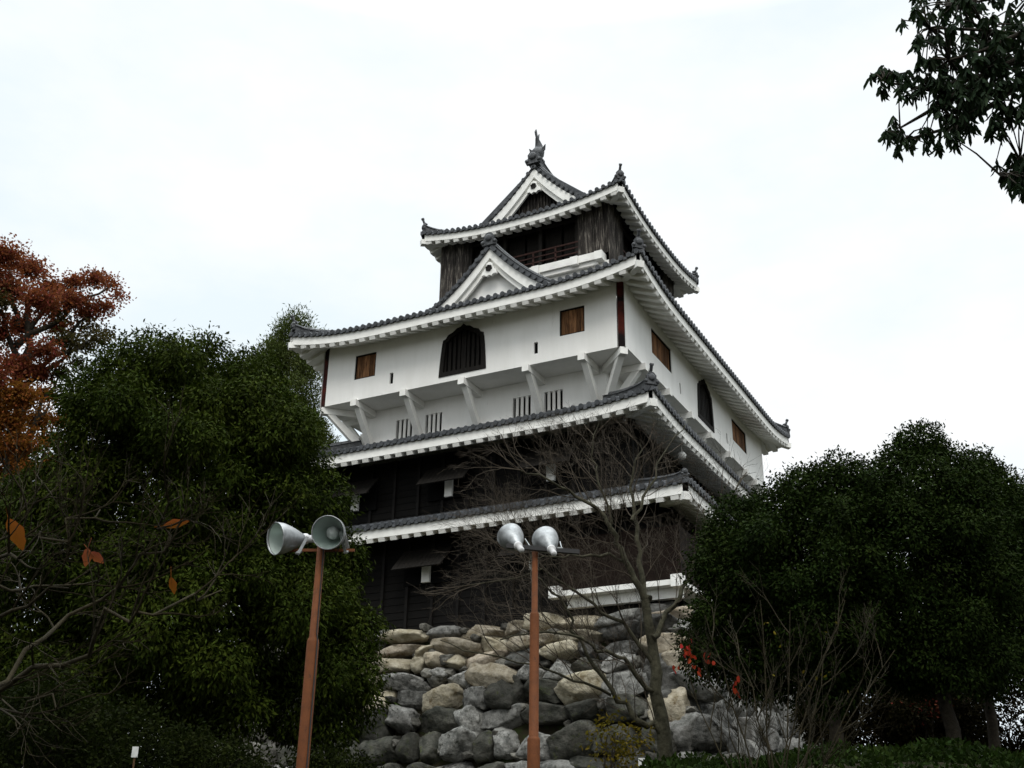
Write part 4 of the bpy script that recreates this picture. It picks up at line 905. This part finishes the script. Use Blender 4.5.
for (x, y, k) in ((688, 648, 14), (692, 662, 8), (737, 682, 8), (706, 655, 5), (676, 665, 3)):
    for i in range(k): P.append(list(at(x + random.gauss(0, 4), y + random.gauss(0, 5), 14 + random.gauss(0, .1)))); D.append([random.gauss(0, .4), random.gauss(0, .4), -1])
V, F = leaves_mesh(np.array(P), np.array(D), .07, .045, True); np_obj('red_leaves', V, F, M['leaf_red'], sh)
P = []; D = []
for i in range(16): P.append(list(at(random.uniform(760, 850), random.uniform(600, 690), 14 + random.gauss(0, .2)))); D.append([random.gauss(0, .5), random.gauss(0, .5), -.6])
V, F = leaves_mesh(np.array(P), np.array(D), .05, .028, True); np_obj('yellow_leaves', V, F, M['leaf_yellow'], sh)

# low bushes
def bush(label, c, r, m, n=18, per=80, ll=.065, lw=.032, seed=1, group=None, base_d=None):
    g = Vector((c.x, c.y, ground(c.x, c.y))); root = empty('bush', g, label, 'bush', group)
    B = bumpy([(c, r)], [n], min(r) * .35, min(r) * .6, .8, seed); P, D = clump_points(B, per, 8, .10, .6, .2); V, F = leaves_mesh(P, D, ll, lw); np_obj('foliage', V, F, m, root)
    t = MB()
    for k in range(4): limb(t, g - Vector((0, 0, .1)), c + Vector((random.uniform(-.4, .4) * r[0], random.uniform(-.4, .4) * r[1], .2 * r[2])), .03, .01, .1, 5, 5)
    t.build('stems', M['bark_dark'], root)
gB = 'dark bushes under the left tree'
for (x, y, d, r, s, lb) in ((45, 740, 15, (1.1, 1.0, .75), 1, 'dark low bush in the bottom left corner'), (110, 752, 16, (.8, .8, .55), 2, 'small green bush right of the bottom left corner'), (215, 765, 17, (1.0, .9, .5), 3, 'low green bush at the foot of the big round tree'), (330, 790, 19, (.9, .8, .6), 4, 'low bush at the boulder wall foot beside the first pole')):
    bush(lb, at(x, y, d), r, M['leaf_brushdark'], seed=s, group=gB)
bush('yellow leaved bush at the foot of the boulder wall beside the bare tree', at(610, 742, 23), (.75, .6, .55), M['leaf_yellow'], 9, 9, .10, .05, 6)
for (x, y, d, r, s, m, lb) in ((868, 702, 29, (1.7, 1.0, 1.7), 10, 'leaf_brush', 'dull brush right of the pale stones under the right evergreens'), (925, 716, 30, (1.6, 1.0, 1.2), 11, 'leaf_brush', 'dull brown green brush around the reddish bush on the right'), (995, 704, 31, (2.2, 1.0, 1.8), 12, 'leaf_brush', 'dull brush behind the tree trunks at the right edge')):
    bush(lb, at(x, y, d), r, M[m], 20, 55, .11, .05, s, 'brush behind the right trunks')
bush('reddish bush in the gap left of the right tree trunks', at(928, 712, 28.5), (.5, .4, .35), M['leaf_redbush'], 8, 8, .09, .05, 15)
# ground cover on the right bank
P = []; D = []
for i in range(26000):
    px = random.uniform(640, 1180); d = random.uniform(15.5, 27); g = gp(px, d); 
    P.append([g.x, g.y, g.z + random.uniform(.0, .2) + .12 * math.sin(g.x * 2.2) * math.sin(g.y * 1.9)]); D.append([random.gauss(0, .6), random.gauss(0, .6), random.uniform(.1, 1)])
V, F = leaves_mesh(np.array(P), np.array(D), .11, .055); tag(np_obj('ground_cover', V, F, M['leaf_cover']), 'low green leafy ground cover on the right bank', 'ground cover', kind='stuff')

# ------------------------------------------------------------------ floodlight poles
def flood(parent, c, ax, dia, m_out, glass=True, back=.95):
    """bell reflector with mouth centre c opening along ax"""
    c = Vector(c); ax = Vector(ax).normalized(); r = dia / 2
    prof = [(0, r), (-.02, r * 1.01), (-.09, r * .97), (-.20 * dia / .45, r * .82), (-.30 * dia / .45, r * .62), (-.37 * dia / .45, r * .45), (-.42 * dia / .45, r * .34), (-.44 * dia / .45, r * .30)]
    fl = MB(); fl.lathe(c, ax, prof, 32); fl.lathe(c, ax, [(-.01, r * 1.0), (.012, r * 1.03), (.012, r * .97), (-.01, r * .965)], 32); f = fl.build('floodlight', m_out, parent)
    i_ = MB(); i_.lathe(c, ax, [(h + .004, max(q - .008, .01)) for h, q in prof[1:]] + [(-.43 * dia / .45, 0)], 32); i_.build('reflector', M['mirror'], f)
    s = MB(); e = -.44 * dia / .45; s.lathe(c, ax, [(e + .02, r * .31), (e - .02, r * .34), (e - .05, r * .34), (e - .06, r * .24), (e - .20, r * .22), (e - .22, r * .16), (e - .225, 0)], 18); s.build('socket', M['lamp_grey'], f)
    bl = MB(); bl.lathe(c, ax, [(e + .01, .035), (e + .12, .05), (e + .20, .075), (e + .27, .05), (e + .30, 0)], 14); bl.build('bulb', M['lamp_grey'], f)
    if glass:
        g = MB(); g.lathe(c, ax, [(-.004, r * .96), (.02, r * .7), (.032, r * .35), (.036, 0)], 28); g.build('cover_glass', M['glass'], f)
    return f
gl = 'rust brown floodlight poles before the castle'
def pole(mb, pts, r, n=14):
    mb.tube(pts, r, n)
# first pole
D1 = 14.0; top1 = at(321.5, 543, D1); pb = Vector((top1.x, top1.y, ground(top1.x, top1.y)))
L1 = empty('floodlight_pole', pb, 'rust brown pole with two bell floodlights facing the viewer, before the big round tree', 'floodlight', gl)
zj = at(315, 640, D1).z; b = MB()
b.lathe(pb - Vector((0, 0, .2)), (0, 0, 1), [(0, .074), (zj - pb.z + .17, .074), (zj - pb.z + .20, .068), (zj - pb.z + .23, .052), (top1.z - pb.z + .2, .048), (top1.z - pb.z + .2, 0)], 18); b.build('pole', M['rust'], L1)
cb = at(322, 551, D1); b = MB(); b.beam(cb - RT * .42 + FW * .05, cb + RT * .40 + FW * .05, .035, .035); b.build('crossbar', M['rust'], L1)
b = MB(); b.tube([pb + Vector((.078, -.02, 0)), Vector((pb.x + .078, pb.y - .02, zj)), Vector((pb.x + .058, pb.y - .02, zj + .08)), Vector((pb.x + .056, pb.y - .02, top1.z - .05)), cb + RT * .18 + FW * .02 - UP * .03, cb + RT * .22 + UP * .08], .008, 6); b.build('cable', M['black_iron'], L1)
fdir = -FW
fa = flood(L1, at(276, 538.5, D1), (-RT * .74 + fdir * .66 + UP * .10), .40, M['steel'], False)
fb = flood(L1, at(328, 532.5, D1 - .28), (-RT * .16 + fdir * 1.0 + UP * .16), .41, M['steel'], True)
for f, base, sgn in ((fa, at(299, 552, D1), 1), (fb, at(347, 551, D1), 1)):
    b = MB(); tgt = at(306, 541, D1) if f is fa else at(341, 530, D1 - .1)
    for k in (-1, 1):
        off_ = FW * (.10 * k) + (UP * .02 * k); b.beam(base + off_, tgt + off_ + UP * .02, .035, .012, up=FW)
    b.beam(base - FW * .12, base + FW * .12, .05, .02); b.build('mounting_bracket', M['steel'], f)
# second pole
D2 = 18.0; top2 = at(535, 552, D2); pb = Vector((top2.x, top2.y, ground(top2.x, top2.y)))
L2 = empty('floodlight_pole', pb, 'rust brown pole with two silver floodlights seen from behind, before the boulder wall', 'floodlight', gl)
z1 = at(534, 613, D2).z - pb.z + .2; z0 = at(533, 738, D2).z - pb.z + .2; zz = top2.z - pb.z + .2; b = MB()
b.lathe(pb - Vector((0, 0, .2)), (0, 0, 1), [(0, .098), (z0 - .03, .098), (z0, .092), (z0 + .02, .074), (z1 - .03, .074), (z1, .068), (z1 + .02, .050), (zz, .048), (zz, 0)], 18); b.build('pole', M['rust'], L2)
cb = at(541, 549, D2 - .1); b = MB(); b.beam(cb - RT * .56 + UP * .05, cb + RT * .62 - UP * .05, .07, .07); b.build('crossbar', M['black_iron'], L2)
for (x, y, vx, bx, by) in ((510, 536, -.30, 524, 546), (545, 539, -.20, 556, 548)):
    f = flood(L2, at(x, y, D2 + .18), (RT * vx + FW * .92 + UP * .24), .43, M['steel'], False)
    b = MB(); q = at(bx, by, D2 - .1)
    for k in (-1, 1): b.beam(q + RT * (.09 * k), at(x + 7, y + 3, D2 - .02) + RT * (.13 * k), .03, .012, up=RT)
    b.beam(q - RT * .11, q + RT * .11, .04, .02); b.build('mounting_bracket', M['steel'], f)

# small white plates standing in the undergrowth
gS = 'small white plates in the undergrowth'
for (x, y, d, w_, h_, lb) in ((643, 762, 22, .17, .14, 'small white plate at the foot of the bare tree'), (135, 752, 14.5, .07, .12, 'tiny white plate among the bushes at the lower left')):
    c = at(x, y, d); g = Vector((c.x, c.y, ground(c.x, c.y))); r_ = empty('marker_plate', g, lb, 'plate', gS)
    b = MB(); b.box(c, (w_, .012, h_), (RH, FH, Vector((0, 0, 1)))); b.build('plate', M['white_paint'], r_)
    b = MB(); b.tube([g - Vector((0, 0, .1)), c + FH * .015 - Vector((0, 0, h_ * .45))], .012, 6); b.build('stake', M['bark_brown'], r_)
